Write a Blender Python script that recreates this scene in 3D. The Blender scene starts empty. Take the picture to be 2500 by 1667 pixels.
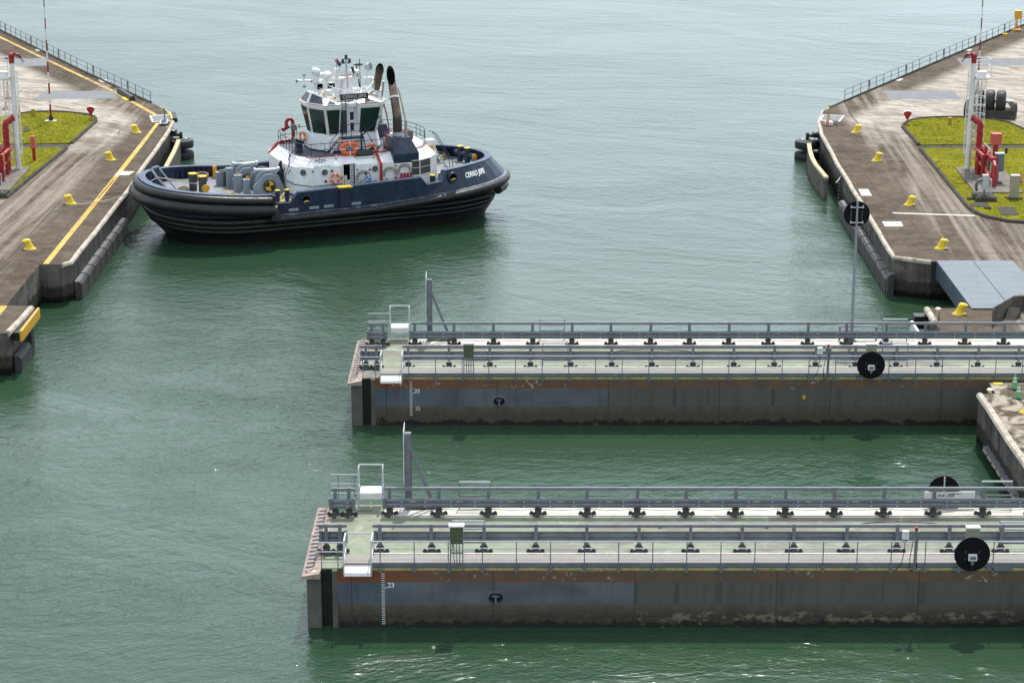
import bpy, bmesh, math, random
from mathutils import Vector, Matrix
random.seed(7)
sc = bpy.context.scene
R = math.radians
# ------------------------------------------------------------------ camera
CAMH = 38.6; PITCH = R(16.528); FPX = 5370.0
cam_d = bpy.data.cameras.new('camera'); cam = bpy.data.objects.new('camera', cam_d)
sc.collection.objects.link(cam); sc.camera = cam
cam.location = (0, 0, CAMH); cam.rotation_euler = (math.pi/2 - PITCH, 0, 0)
cam_d.sensor_width = 36; cam_d.lens = 36*FPX/2500; cam_d.clip_start = 1; cam_d.clip_end = 9000
# ------------------------------------------------------------------ world, sun
SUN_EL, SUN_AZ = R(61), R(12)            # azimuth from +Y towards +X
w = bpy.data.worlds.new('World'); sc.world = w; w.use_nodes = True
nt = w.node_tree; bg = nt.nodes['Background']
sky = nt.nodes.new('ShaderNodeTexSky'); sky.sky_type = 'NISHITA'; sky.sun_disc = False
sky.sun_elevation = SUN_EL; sky.sun_rotation = SUN_AZ
sky.air_density = 1.0; sky.dust_density = 3.5; sky.ozone_density = 1.5
# broken bright cloud over the clear sky
tc = nt.nodes.new('ShaderNodeTexCoord'); sepn = nt.nodes.new('ShaderNodeSeparateXYZ'); nt.links.new(tc.outputs['Generated'], sepn.inputs[0])
mp = nt.nodes.new('ShaderNodeMapping'); mp.inputs['Scale'].default_value = (1, 1, 2.6); nt.links.new(tc.outputs['Generated'], mp.inputs[0])
cn = nt.nodes.new('ShaderNodeTexNoise'); cn.inputs['Scale'].default_value = 2.2; cn.inputs['Detail'].default_value = 6; nt.links.new(mp.outputs[0], cn.inputs['Vector'])
cr = nt.nodes.new('ShaderNodeMapRange'); nt.links.new(cn.outputs['Fac'], cr.inputs[0])
for i_, v_ in enumerate((.36, .60, .6, .97)): cr.inputs[i_+1].default_value = v_
cm = nt.nodes.new('ShaderNodeMix'); cm.data_type = 'RGBA'; nt.links.new(cr.outputs[0], cm.inputs[0]); nt.links.new(sky.outputs[0], cm.inputs[6])
cm.inputs[7].default_value = (10.4, 12.0, 13.4, 1)
# added unseen sky glow ahead, a little right, brightens the water reflection
dp = nt.nodes.new('ShaderNodeVectorMath'); dp.operation = 'DOT_PRODUCT'; nt.links.new(tc.outputs['Generated'], dp.inputs[0])
dp.inputs[1].default_value = Vector((.26, .92, .31)).normalized()
br = nt.nodes.new('ShaderNodeMapRange'); nt.links.new(dp.outputs['Value'], br.inputs[0])
for i_, v_ in enumerate((.80, .985, .95, 1.40)): br.inputs[i_+1].default_value = v_
cs_ = nt.nodes.new('ShaderNodeVectorMath'); cs_.operation = 'SCALE'; nt.links.new(cm.outputs[2], cs_.inputs[0]); nt.links.new(br.outputs[0], cs_.inputs['Scale'])
nt.links.new(cs_.outputs[0], bg.inputs[0]); bg.inputs[1].default_value = 0.10
sd = bpy.data.lights.new('sun', 'SUN'); sd.energy = 3.9; sd.angle = R(0.55); sd.color = (1, .95, .87)
so = bpy.data.objects.new('sun', sd); sc.collection.objects.link(so)
sv = Vector((math.sin(SUN_AZ)*math.cos(SUN_EL), math.cos(SUN_AZ)*math.cos(SUN_EL), math.sin(SUN_EL)))
so.rotation_euler = sv.to_track_quat('Z', 'Y').to_euler(); so.location = sv*200
sc.view_settings.view_transform = 'Standard'; sc.view_settings.look = 'None'
sc.view_settings.exposure = 0.1; sc.view_settings.gamma = 1.0
sc.render.engine = 'CYCLES'
# ------------------------------------------------------------------ helpers
C = sc.collection
def G(px, py, z=2.6):
    """point of the horizontal plane at height z that photo pixel (2500 wide) looks at"""
    a = (px-1250)/FPX; b = (833.5-py)/FPX
    c, s = math.cos(PITCH), math.sin(PITCH)
    d = Vector((a, c+b*s, -s+b*c)); t = (z-CAMH)/d.z
    return Vector((t*d.x, t*d.y, z))
def Zm(ox, oy, s): return lambda x, y, z=2.6: G(ox+x/s, oy+y/s, z)
q1 = Zm(0, 0, 3.136); q2 = Zm(0, 450, 3.136); q3 = Zm(1900, 0, 3.92); q4 = Zm(1900, 400, 3.92)
zl = Zm(0, 100, 3.73); zr = Zm(2320, 100, 3.733); zp = Zm(0, 600, 4.356); zlf = Zm(340, 230, 8.25)
zrf = Zm(1930, 270, 7.84); zrp = Zm(2230, 700, 8.711); zg = Zm(2200, 900, 4.48)

def thing(name, label, cat, loc=(0, 0, 0), rz=0, group=None):
    o = bpy.data.objects.new(name, None); C.objects.link(o); o.empty_display_size = .3
    o.location = loc; o.rotation_euler = (0, 0, rz); tag(o, label, cat, group); return o
def tag(o, label, cat, group=None):
    o['label'] = label; o['category'] = cat
    if group: o['group'] = group
    return o
def struct(o, kind='structure'):
    o['kind'] = kind; return o
def dup(root, loc, rz=None, label=None, group=None):
    r = root.copy(); C.objects.link(r); r.location = loc
    if rz is not None: r.rotation_euler = (0, 0, rz)
    if label: r['label'] = label
    if group: r['group'] = group
    for ch in [o for o in bpy.data.objects if o.parent == root]:
        c = ch.copy(); C.objects.link(c); c.parent = r
        for g in [o for o in bpy.data.objects if o.parent == ch]:
            d = g.copy(); C.objects.link(d); d.parent = c
    return r
def copy_part(p, loc, parent=None):
    c = p.copy(); C.objects.link(c); c.location = loc
    if parent: c.parent = parent
    for g in [o for o in bpy.data.objects if o.parent == p]:
        d = g.copy(); C.objects.link(d); d.parent = c
    return c

class MB:
    def __init__(s): s.bm = bmesh.new(); s.mi = 0
    def face(s, pts):
        vs = [s.bm.verts.new(p) for p in pts]
        try: f = s.bm.faces.new(vs); f.material_index = s.mi; return f
        except ValueError: return None
    def grid(s, rows, cu=False, cv=False):
        """rows: list of equal length point rings; cu closes each row, cv closes the stack"""
        V = [[s.bm.verts.new(p) for p in r] for r in rows]
        n = len(V); m = len(V[0])
        for i in range(n if cv else n-1):
            for j in range(m if cu else m-1):
                a, b, c, d = V[i][j], V[i][(j+1) % m], V[(i+1) % n][(j+1) % m], V[(i+1) % n][j]
                try: f = s.bm.faces.new((a, b, c, d)); f.material_index = s.mi
                except ValueError: pass
        return V
    def cap(s, ring):
        try: f = s.bm.faces.new(ring); f.material_index = s.mi
        except ValueError: pass
    def loft(s, rows, caps=True):
        V = s.grid(rows, cu=True)
        if caps: s.cap(V[0][::-1]); s.cap(V[-1])
        return s
    def box(s, c, d, rz=0, M=None):
        hx, hy, hz = d[0]/2, d[1]/2, d[2]/2
        P = [Vector((x, y, z)) for z in (-hz, hz) for x, y in ((-hx, -hy), (hx, -hy), (hx, hy), (-hx, hy))]
        m = M if M is not None else Matrix.Rotation(rz, 3, 'Z')
        P = [m @ p + Vector(c) for p in P]
        s.loft([P[:4], P[4:]]); return s
    def bb(s, a, b): return s.box([(a[i]+b[i])/2 for i in range(3)], [abs(b[i]-a[i]) for i in range(3)])
    def prism(s, poly, z0, z1, taper=None):
        s.loft([[(p[0], p[1], z0) for p in poly], [(p[0], p[1], z1) for p in (taper or poly)]]); return s
    def frame(s, p, q):
        z = (Vector(q)-Vector(p)).normalized()
        x = z.cross(Vector((0, 0, 1)));
        if x.length < 1e-3: x = Vector((1, 0, 0))
        x.normalize(); return x, z.cross(x), z
    def bar(s, p, q, w, h=None):
        h = h or w; p, q = Vector(p), Vector(q); x, y, z = s.frame(p, q)
        r = lambda o: [o + x*a*w/2 + y*b*h/2 for a, b in ((-1, -1), (1, -1), (1, 1), (-1, 1))]
        s.loft([r(p), r(q)]); return s
    def cyl(s, p, q, r, r2=None, n=12, caps=True):
        r2 = r if r2 is None else r2; p, q = Vector(p), Vector(q); x, y, z = s.frame(p, q)
        ring = lambda o, rr: [o + x*rr*math.cos(2*math.pi*i/n) + y*rr*math.sin(2*math.pi*i/n) for i in range(n)]
        s.loft([ring(p, r), ring(q, max(r2, 1e-4))], caps); return s
    def tube(s, pts, r, n=8, closed=False, caps=True):
        P = [Vector(p) for p in pts]; N = len(P); rows = []
        rr = r if isinstance(r, (list, tuple)) else [r]*N
        up = None
        for i in range(N):
            a = P[(i-1) % N] if (closed or i > 0) else P[i]; b = P[(i+1) % N] if (closed or i < N-1) else P[i]
            t = (b-a).normalized()
            if up is None:
                up = Vector((0, 0, 1)) if abs(t.z) < .9 else Vector((1, 0, 0))
            x = t.cross(up); x.normalize(); u = x.cross(t); up = u
            rows.append([P[i] + (x*math.cos(2*math.pi*k/n) + u*math.sin(2*math.pi*k/n))*rr[i] for k in range(n)])
        V = s.grid(rows, cu=True, cv=closed)
        if caps and not closed: s.cap(V[0][::-1]); s.cap(V[-1])
        return s
    def lathe(s, prof, o=(0, 0, 0), n=20, M=None, close=False):
        o = Vector(o); m = M if M is not None else Matrix.Identity(3)
        rows = [[o + m @ Vector((r*math.cos(2*math.pi*i/n), r*math.sin(2*math.pi*i/n), z)) for i in range(n)] for r, z in prof]
        V = s.grid(rows, cu=True, cv=close)
        if not close: s.cap(V[0][::-1]); s.cap(V[-1])
        return s
    def torus(s, c, R_, r, M=None, n=24, k=10, sx=1, sy=1):
        m = M if M is not None else Matrix.Identity(3); c = Vector(c)
        rows = [[c + m @ Vector((sx*R_*math.cos(2*math.pi*i/n) + r*math.cos(2*math.pi*j/k)*math.cos(2*math.pi*i/n),
                 sy*R_*math.sin(2*math.pi*i/n) + r*math.cos(2*math.pi*j/k)*math.sin(2*math.pi*i/n),
                 r*math.sin(2*math.pi*j/k))) for j in range(k)] for i in range(n)]
        s.grid(rows, cu=True, cv=True); return s
    def sphere(s, c, r, n=12, sz=1):
        s.lathe([(max(r*math.sin(math.pi*i/8), 1e-3), -r*sz*math.cos(math.pi*i/8)) for i in range(9)], c, n); return s
    def build(s, name, mats, parent=None, loc=None, rz=None, smooth=False, bevel=0, sharp=40):
        bm = s.bm
        bmesh.ops.remove_doubles(bm, verts=bm.verts, dist=1e-5)
        bmesh.ops.recalc_face_normals(bm, faces=bm.faces)
        if bevel:
            ed = [e for e in bm.edges if len(e.link_faces) == 2 and e.calc_face_angle(0) > R(35)]
            bmesh.ops.bevel(bm, geom=ed, offset=bevel, segments=2, affect='EDGES', profile=.6, clamp_overlap=True)
        me = bpy.data.meshes.new(name); bm.to_mesh(me); bm.free()
        for m in (mats if isinstance(mats, (list, tuple)) else [mats]): me.materials.append(m)
        if smooth:
            me.polygons.foreach_set('use_smooth', [True]*len(me.polygons)); me.set_sharp_from_angle(angle=R(sharp))
        o = bpy.data.objects.new(name, me); C.objects.link(o)
        if parent: o.parent = parent
        if loc is not None: o.location = loc
        if rz is not None: o.rotation_euler = (0, 0, rz)
        return o
def text_mesh(txt, size, extrude=.004, bold=.012, spacing=1.0):
    """list of (verts, faces) of a text lying in XY, centred"""
    cu = bpy.data.curves.new('lettering', 'FONT'); cu.body = txt; cu.size = size; cu.extrude = extrude
    cu.offset = bold*size; cu.align_x = 'CENTER'; cu.align_y = 'CENTER'; cu.space_character = spacing
    o = bpy.data.objects.new('lettering', cu); C.objects.link(o)
    dg = bpy.context.evaluated_depsgraph_get()
    me = bpy.data.meshes.new_from_object(o.evaluated_get(dg)); bpy.data.objects.remove(o); bpy.data.curves.remove(cu)
    return me
def text_obj(name, txt, size, m, parent, fn, bold=.012, spacing=1.0):
    me = text_mesh(txt, size, bold=bold, spacing=spacing)
    for v in me.vertices: v.co = fn(v.co)
    me.materials.clear(); me.materials.append(m)
    o = bpy.data.objects.new(name, me); C.objects.link(o); o.parent = parent; return o
# ------------------------------------------------------------------ materials
class N:
    def __init__(s, name):
        s.m = bpy.data.materials.new(name); s.m.use_nodes = True; s.t = s.m.node_tree
        s.b = s.t.nodes['Principled BSDF']
        s.pos = s.t.nodes.new('ShaderNodeNewGeometry').outputs['Position']
        s.oc = s.t.nodes.new('ShaderNodeTexCoord').outputs['Object']
    def set(s, k, v):
        if hasattr(v, 'links') or hasattr(v, 'is_linked'): s.t.links.new(v, s.b.inputs[k])
        else: s.b.inputs[k].default_value = v
    def val(s, sock, v):
        if hasattr(v, 'is_linked'): s.t.links.new(v, sock)
        else: sock.default_value = v
    def math(s, op, a, b=0.0, c=None, clamp=False):
        n = s.t.nodes.new('ShaderNodeMath'); n.operation = op; n.use_clamp = clamp
        s.val(n.inputs[0], a); s.val(n.inputs[1], b)
        if c is not None: s.val(n.inputs[2], c)
        return n.outputs[0]
    def vmul(s, v, sc_):
        n = s.t.nodes.new('ShaderNodeVectorMath'); n.operation = 'MULTIPLY'; s.val(n.inputs[0], v); n.inputs[1].default_value = sc_
        return n.outputs[0]
    def vadd(s, v, w_):
        n = s.t.nodes.new('ShaderNodeVectorMath'); n.operation = 'ADD'; s.val(n.inputs[0], v); s.val(n.inputs[1], w_); return n.outputs[0]
    def rot(s, v, a):
        n = s.t.nodes.new('ShaderNodeVectorRotate'); n.rotation_type = 'Z_AXIS'; s.val(n.inputs['Vector'], v); n.inputs['Angle'].default_value = a
        return n.outputs[0]
    def sep(s, v):
        n = s.t.nodes.new('ShaderNodeSeparateXYZ'); s.val(n.inputs[0], v); return n.outputs
    def noise(s, v, scale, detail=4, rough=.55, dist=0, col=False):
        n = s.t.nodes.new('ShaderNodeTexNoise'); s.val(n.inputs['Vector'], v); n.inputs['Scale'].default_value = scale
        n.inputs['Detail'].default_value = detail; n.inputs['Roughness'].default_value = rough; n.inputs['Distortion'].default_value = dist
        return n.outputs['Color' if col else 'Fac']
    def vor(s, v, scale, feat='F1'):
        n = s.t.nodes.new('ShaderNodeTexVoronoi'); s.val(n.inputs['Vector'], v); n.inputs['Scale'].default_value = scale; n.feature = feat
        return n.outputs['Distance']
    def wave(s, v, scale, axis='X', dist=0):
        n = s.t.nodes.new('ShaderNodeTexWave'); s.val(n.inputs['Vector'], v); n.inputs['Scale'].default_value = scale
        n.bands_direction = axis; n.inputs['Distortion'].default_value = dist; return n.outputs['Fac']
    def mr(s, v, a, b, c=0.0, d=1.0):
        n = s.t.nodes.new('ShaderNodeMapRange'); s.val(n.inputs[0], v)
        for i, x in enumerate((a, b, c, d)): n.inputs[i+1].default_value = x
        return n.outputs[0]
    def ramp(s, v, stops, interp='LINEAR'):
        n = s.t.nodes.new('ShaderNodeValToRGB'); s.val(n.inputs[0], v); e = n.color_ramp.elements; n.color_ramp.interpolation = interp
        while len(e) < len(stops): e.new(.5)
        for i, (p, c) in enumerate(stops): e[i].position = p; e[i].color = (*c, 1)
        return n.outputs[0]
    def mix(s, f, a, b, mode='MIX'):
        n = s.t.nodes.new('ShaderNodeMix'); n.data_type = 'RGBA'; n.blend_type = mode
        s.val(n.inputs[0], f)
        for k, x in ((6, a), (7, b)): s.val(n.inputs[k], x if hasattr(x, 'is_linked') else (*x, 1))
        return n.outputs[2]
    def bump(s, h, strength=.3, dist=.02):
        n = s.t.nodes.new('ShaderNodeBump'); s.val(n.inputs['Height'], h); n.inputs['Strength'].default_value = strength
        n.inputs['Distance'].default_value = dist; s.t.links.new(n.outputs[0], s.b.inputs['Normal']); return n.outputs[0]
def paint(name, col, rough=.5, metal=0, var=.18, scale=2.5, dirt=None, damt=.35, bump=.0, streak=0):
    """painted or bare surface: slow tone changes, grime patches, optional vertical runs"""
    n = N(name); v = n.noise(n.oc, scale, 5, .6); f = n.mr(v, .3, .7)
    a = tuple(x*(1-var) for x in col); b = tuple(min(1, x*(1+var*.6)) for x in col)
    c = n.mix(f, a, b)
    if dirt is not None:
        g = n.noise(n.oc, scale*2.3, 6, .7); c = n.mix(n.math('MULTIPLY', n.mr(g, .5, .68), damt), c, dirt)
        if streak:
            st = n.noise(n.vmul(n.oc, (streak, streak, .5)), 1.0, 4, .6)
            c = n.mix(n.math('MULTIPLY', n.mr(st, .52, .7), damt), c, dirt)
    n.set('Base Color', c); n.set('Metallic', metal)
    n.set('Roughness', n.mr(n.noise(n.oc, scale*3, 3), .3, .7, max(.05, rough-.1), min(1, rough+.12)))
    if rough >= .7: n.set('Specular IOR Level', .15)
    if bump: n.bump(n.noise(n.oc, scale*12, 5, .65), bump, .02)
    return n.m
# ---- shared materials
M = {}
M['galv'] = paint('galvanised steel', (.175, .19, .21), .5, .25, .2, 1.5, (.12, .12, .12), .3)
M['galv_light'] = paint('bright galvanised steel', (.50, .52, .54), .42, .2, .12, 1.5, (.3, .3, .28), .25)
M['white'] = paint('white gloss paint', (.80, .80, .80), .35, 0, .06, 1.2, (.50, .42, .33), .32, streak=4)
M['white_worn'] = paint('worn white paint', (.74, .74, .72), .5, 0, .1, 1.5, (.42, .36, .28), .4, streak=4)
M['navy'] = paint('navy paint', (.0055, .0135, .042), .36, 0, .3, .9, (.035, .045, .075), .45, streak=3)
M['navy_cap'] = paint('rubbed navy cap rail', (.035, .058, .115), .38, 0, .25, 1.5, (.12, .13, .16), .4)
M['black'] = paint('black paint', (.012, .012, .013), .5, 0, .3, 2)
M['rubber'] = paint('weathered black rubber', (.007, .007, .0075), .42, 0, .35, 1.3, (.035, .033, .03), .35, bump=.25, streak=2.5)
M['tyre'] = paint('tyre rubber', (.022, .022, .024), .6, 0, .3, 2, (.07, .065, .06), .35, bump=.2)
M['red'] = paint('red paint', (.34, .012, .018), .38, 0, .2, 1.5, (.2, .02, .02), .3)
M['red_faded'] = paint('faded red paint', (.50, .10, .07), .5, 0, .15, 2, (.3, .08, .06), .3)
M['orange'] = paint('orange life saving plastic', (.80, .13, .03), .45, 0, .12, 3)
M['yellow'] = paint('yellow paint', (.80, .58, .012), .48, 0, .1, 2.5, (.30, .18, .04), .4, streak=4)
M['orange_yel'] = paint('orange yellow paint', (.72, .36, .02), .5, 0, .12, 2.5, (.3, .16, .05), .4)
M['grey_deck'] = paint('grey deck paint', (.20, .22, .24), .6, 0, .2, .8, (.33, .33, .32), .3)
M['dark_deck'] = paint('dark grey deck paint', (.085, .095, .12), .6, 0, .2, .8, (.16, .16, .17), .3)
M['winch'] = paint('winch grey paint', (.23, .27, .31), .45, 0, .15, 1.5, (.10, .10, .10), .35)
M['exhaust'] = paint('heat browned steel', (.14, .085, .06), .42, .6, .35, 1.6, (.05, .035, .03), .45, streak=2)
M['soot_and_shade_black'] = paint('soot_and_shade_black', (.004, .004, .004), .98)  # black of sooty stack mouths; also paints shade inside doorway and fairlead openings
M['soot_and_shade_black'].node_tree.nodes['Principled BSDF'].inputs['Specular IOR Level'].default_value = 0
M['rope'] = paint('old rope', (.30, .24, .16), .9, 0, .4, 9, (.1, .08, .06), .5)
M['glass'] = paint('dark green wheelhouse glass', (.014, .032, .026), .06, 0, .3, .6)
M['skyglass'] = paint('tinted roof glass', (.03, .04, .055), .06, 0, .3, .6)
M['stainless'] = paint('brushed stainless', (.42, .40, .33), .35, .6, .15, 2)
M['cream'] = paint('cream worn edge', (.52, .46, .38), .8, 0, .3, 1.1, (.12, .10, .08), .8, bump=.4)
M['darkconc'] = paint('dark stained concrete', (.075, .068, .058), .85, 0, .35, 1.2, (.03, .028, .025), .5, bump=.4)
M['paleconc'] = paint('pale patched concrete', (.56, .53, .48), .85, 0, .18, 1.5, (.3, .27, .22), .5, bump=.3)
M['leadplate'] = paint('grey steel cover plate', (.20, .205, .215), .8, 0, .12, .8, (.3, .29, .275), .35)
M['blackdisc'] = paint('matt black disc', (.006, .006, .009), .7, 0, .3, 2)
M['greencab'] = paint('olive green cabinet door', (.085, .105, .055), .4, 0, .15, 2)
M['cone_orange'] = paint('faded orange cone', (.62, .22, .10), .6, 0, .15, 4)
M['cone_green'] = paint('green cone', (.13, .40, .14), .55, 0, .15, 4)
M['copper'] = paint('pinkish seal timber', (.38, .30, .25), .75, 0, .3, 1.6, (.22, .17, .13), .6, bump=.4)
M['whiteline'] = paint('white road paint', (.62, .58, .52), .8, 0, .15, 2, (.25, .21, .17), .5)
M['lettering'] = paint('white lettering', (.80, .80, .80), .5, 0, .03, 2)
M['letter_black'] = paint('black lettering', (.02, .02, .03), .5)

def mat_water():
    n = N('canal water'); p = n.pos
    # chop of several sizes, crests lying mostly across the view
    warp = n.noise(n.vmul(p, (.05, .05, .05)), 1, 3, .5, col=True)
    pv = n.vadd(p, n.vmul(warp, (7.0, 7.0, 0)))
    pv2 = n.rot(pv, R(14))
    a = n.noise(n.vmul(pv2, (.42, .75, 1)), 1, 3, .55)
    b = n.noise(n.vmul(n.rot(pv, R(-22)), (1.1, 1.9, 1)), 1, 4, .6)
    c = n.noise(n.vmul(pv2, (3.4, 5.5, 1)), 1, 3, .6)
    gust = n.mr(n.noise(n.vmul(n.rot(p, R(20)), (.030, .055, 1)), 1, 5, .62, 1.2), .36, .66, .42, 1.55)
    h = n.math('ADD', n.math('MULTIPLY', a, .26), n.math('ADD', n.math('MULTIPLY', b, .22), n.math('MULTIPLY', c, .085)))
    h = n.math('MULTIPLY', h, gust)
    n.bump(h, 1.0, .34)
    tone = n.noise(n.vmul(p, (.02, .035, 1)), 1, 4, .55)
    col = n.mix(n.mr(tone, .35, .65), (.020, .052, .027), (.031, .066, .037))
    n.set('Base Color', col); n.set('Roughness', .05); n.set('IOR', 1.42)
    return n.m
M['water'] = mat_water()

def mat_deck():
    n = N('worn quay concrete'); x, y, z = n.sep(n.pos)
    d = n.math('SUBTRACT', n.math('ABSOLUTE', n.math('ADD', x, 1.75)), 27.2)      # metres in from the coping
    big = n.noise(n.pos, .22, 5, .6, .4); fine = n.noise(n.pos, 2.4, 6, .65); mid = n.noise(n.pos, .8, 5, .6, .8)
    base = n.mix(n.mr(big, .32, .68), (.054, .039, .028), (.116, .089, .066))
    base = n.mix(n.math('MULTIPLY', n.mr(mid, .45, .65), .5), base, (.170, .138, .107))
    run = n.noise(n.vmul(n.rot(n.pos, R(2)), (1.5, .045, 1)), 1.0, 5, .6, .5)     # tyre-worn lanes along the quay
    lane = n.math('MULTIPLY', n.mr(d, 3.2, 4.6), n.mr(d, 11.5, 9.0))
    lf = n.math('MULTIPLY', lane, n.mr(run, .42, .62))
    base = n.mix(n.math('MULTIPLY', lf, .66), base, (.33, .285, .24))
    pale = n.math('MULTIPLY', n.math('MULTIPLY', n.mr(y, 119, 116), n.mr(x, 20, 24)), n.mr(mid, .43, .56))
    base = n.mix(n.math('MULTIPLY', pale, .8), base, (.42, .37, .31))
    # bleached slabs of the turning area
    yy = n.math('ADD', y, n.math('MULTIPLY', n.mr(big, .3, .7), 16))
    d2 = n.math('SUBTRACT', n.math('MULTIPLY', n.math('SUBTRACT', n.math('ABSOLUTE', n.math('ADD', x, 1.75)), 30.4), .870), n.math('MULTIPLY', n.math('SUBTRACT', y, 195.5), .493))
    far = n.math('MULTIPLY', n.mr(yy, 186, 197), n.mr(n.math('MINIMUM', d, n.math('ADD', d2, n.math('MULTIPLY', big, .6))), 3.0, 4.6))
    swirl = n.noise(n.vmul(n.rot(n.pos, R(35)), (.22, .7, 1)), 1, 6, .65, 1.5)
    fcol = n.mix(n.mr(swirl, .38, .6), (.24, .195, .155), (.48, .44, .39))
    base = n.mix(n.math('MULTIPLY', far, .92), base, fcol)
    base = n.mix(n.math('MULTIPLY', n.mr(fine, .5, .75), .45), base, (.045, .036, .028))
    speck = n.noise(n.pos, 6, 3, .5); base = n.mix(n.math('MULTIPLY', n.mr(speck, .66, .72), .3), base, (.42, .39, .34))
    n.set('Base Color', base); n.set('Roughness', .9); n.set('Specular IOR Level', .12); n.bump(fine, .35, .03)
    return n.m
M['deck'] = mat_deck()

def mat_wall():
    n = N('stained quay wall'); x, y, z = n.sep(n.pos)
    st = n.noise(n.vmul(n.pos, (1.3, 1.3, .12)), 1.0, 6, .65, .3); bl = n.noise(n.pos, .7, 5, .65); fi = n.noise(n.pos, 5, 5, .6)
    c = n.mix(n.mr(st, .35, .65), (.048, .043, .038), (.150, .137, .120))
    c = n.mix(n.math('MULTIPLY', n.mr(bl, .5, .66), .6), c, (.23, .20, .165))
    zz = n.math('ADD', z, n.math('MULTIPLY', n.math('SUBTRACT', st, .5), .7))
    c = n.mix(n.mr(zz, 1.25, 1.05), c, n.mix(n.mr(fi, .35, .65), (.032, .030, .023), (.06, .054, .042)))
    c = n.mix(n.mr(zz, .55, .3), c, (.007, .008, .005))
    n.set('Base Color', c); n.set('Roughness', .85); n.set('Specular IOR Level', .15); n.bump(fi, .5, .04)
    return n.m
M['wall'] = mat_wall()

def mat_grass():
    n = N('mown tropical grass'); a = n.noise(n.pos, .35, 5, .6, .5); b = n.noise(n.pos, 3.5, 6, .7); c = n.noise(n.pos, 14, 3, .6)
    col = n.mix(n.mr(a, .3, .68), (.150, .175, .010), (.305, .270, .022))
    col = n.mix(n.math('MULTIPLY', n.mr(b, .45, .68), .7), col, (.07, .095, .010))
    col = n.mix(n.math('MULTIPLY', n.mr(c, .5, .66), .6), col, (.34, .30, .05))
    n.set('Base Color', col); n.set('Roughness', 1); n.set('Specular IOR Level', .03); n.bump(n.math('ADD', b, c), .9, .09)
    return n.m
M['grass'] = mat_grass()

def mat_yellowline():
    n = N('worn yellow line'); a = n.noise(n.pos, 1.1, 6, .7); b = n.noise(n.pos, .3, 4, .6)
    c = n.mix(n.mr(b, .35, .65), (.52, .285, .02), (.58, .40, .09))
    y_ = n.sep(n.pos)[1]; a = n.math('ADD', a, n.mr(y_, 189, 200, 0, .07)); n.set('Base Color', n.mix(n.mr(a, .53, .66), c, (.20, .15, .10))); n.set('Roughness', .75)
    return n.m
M['yline'] = mat_yellowline()

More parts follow.
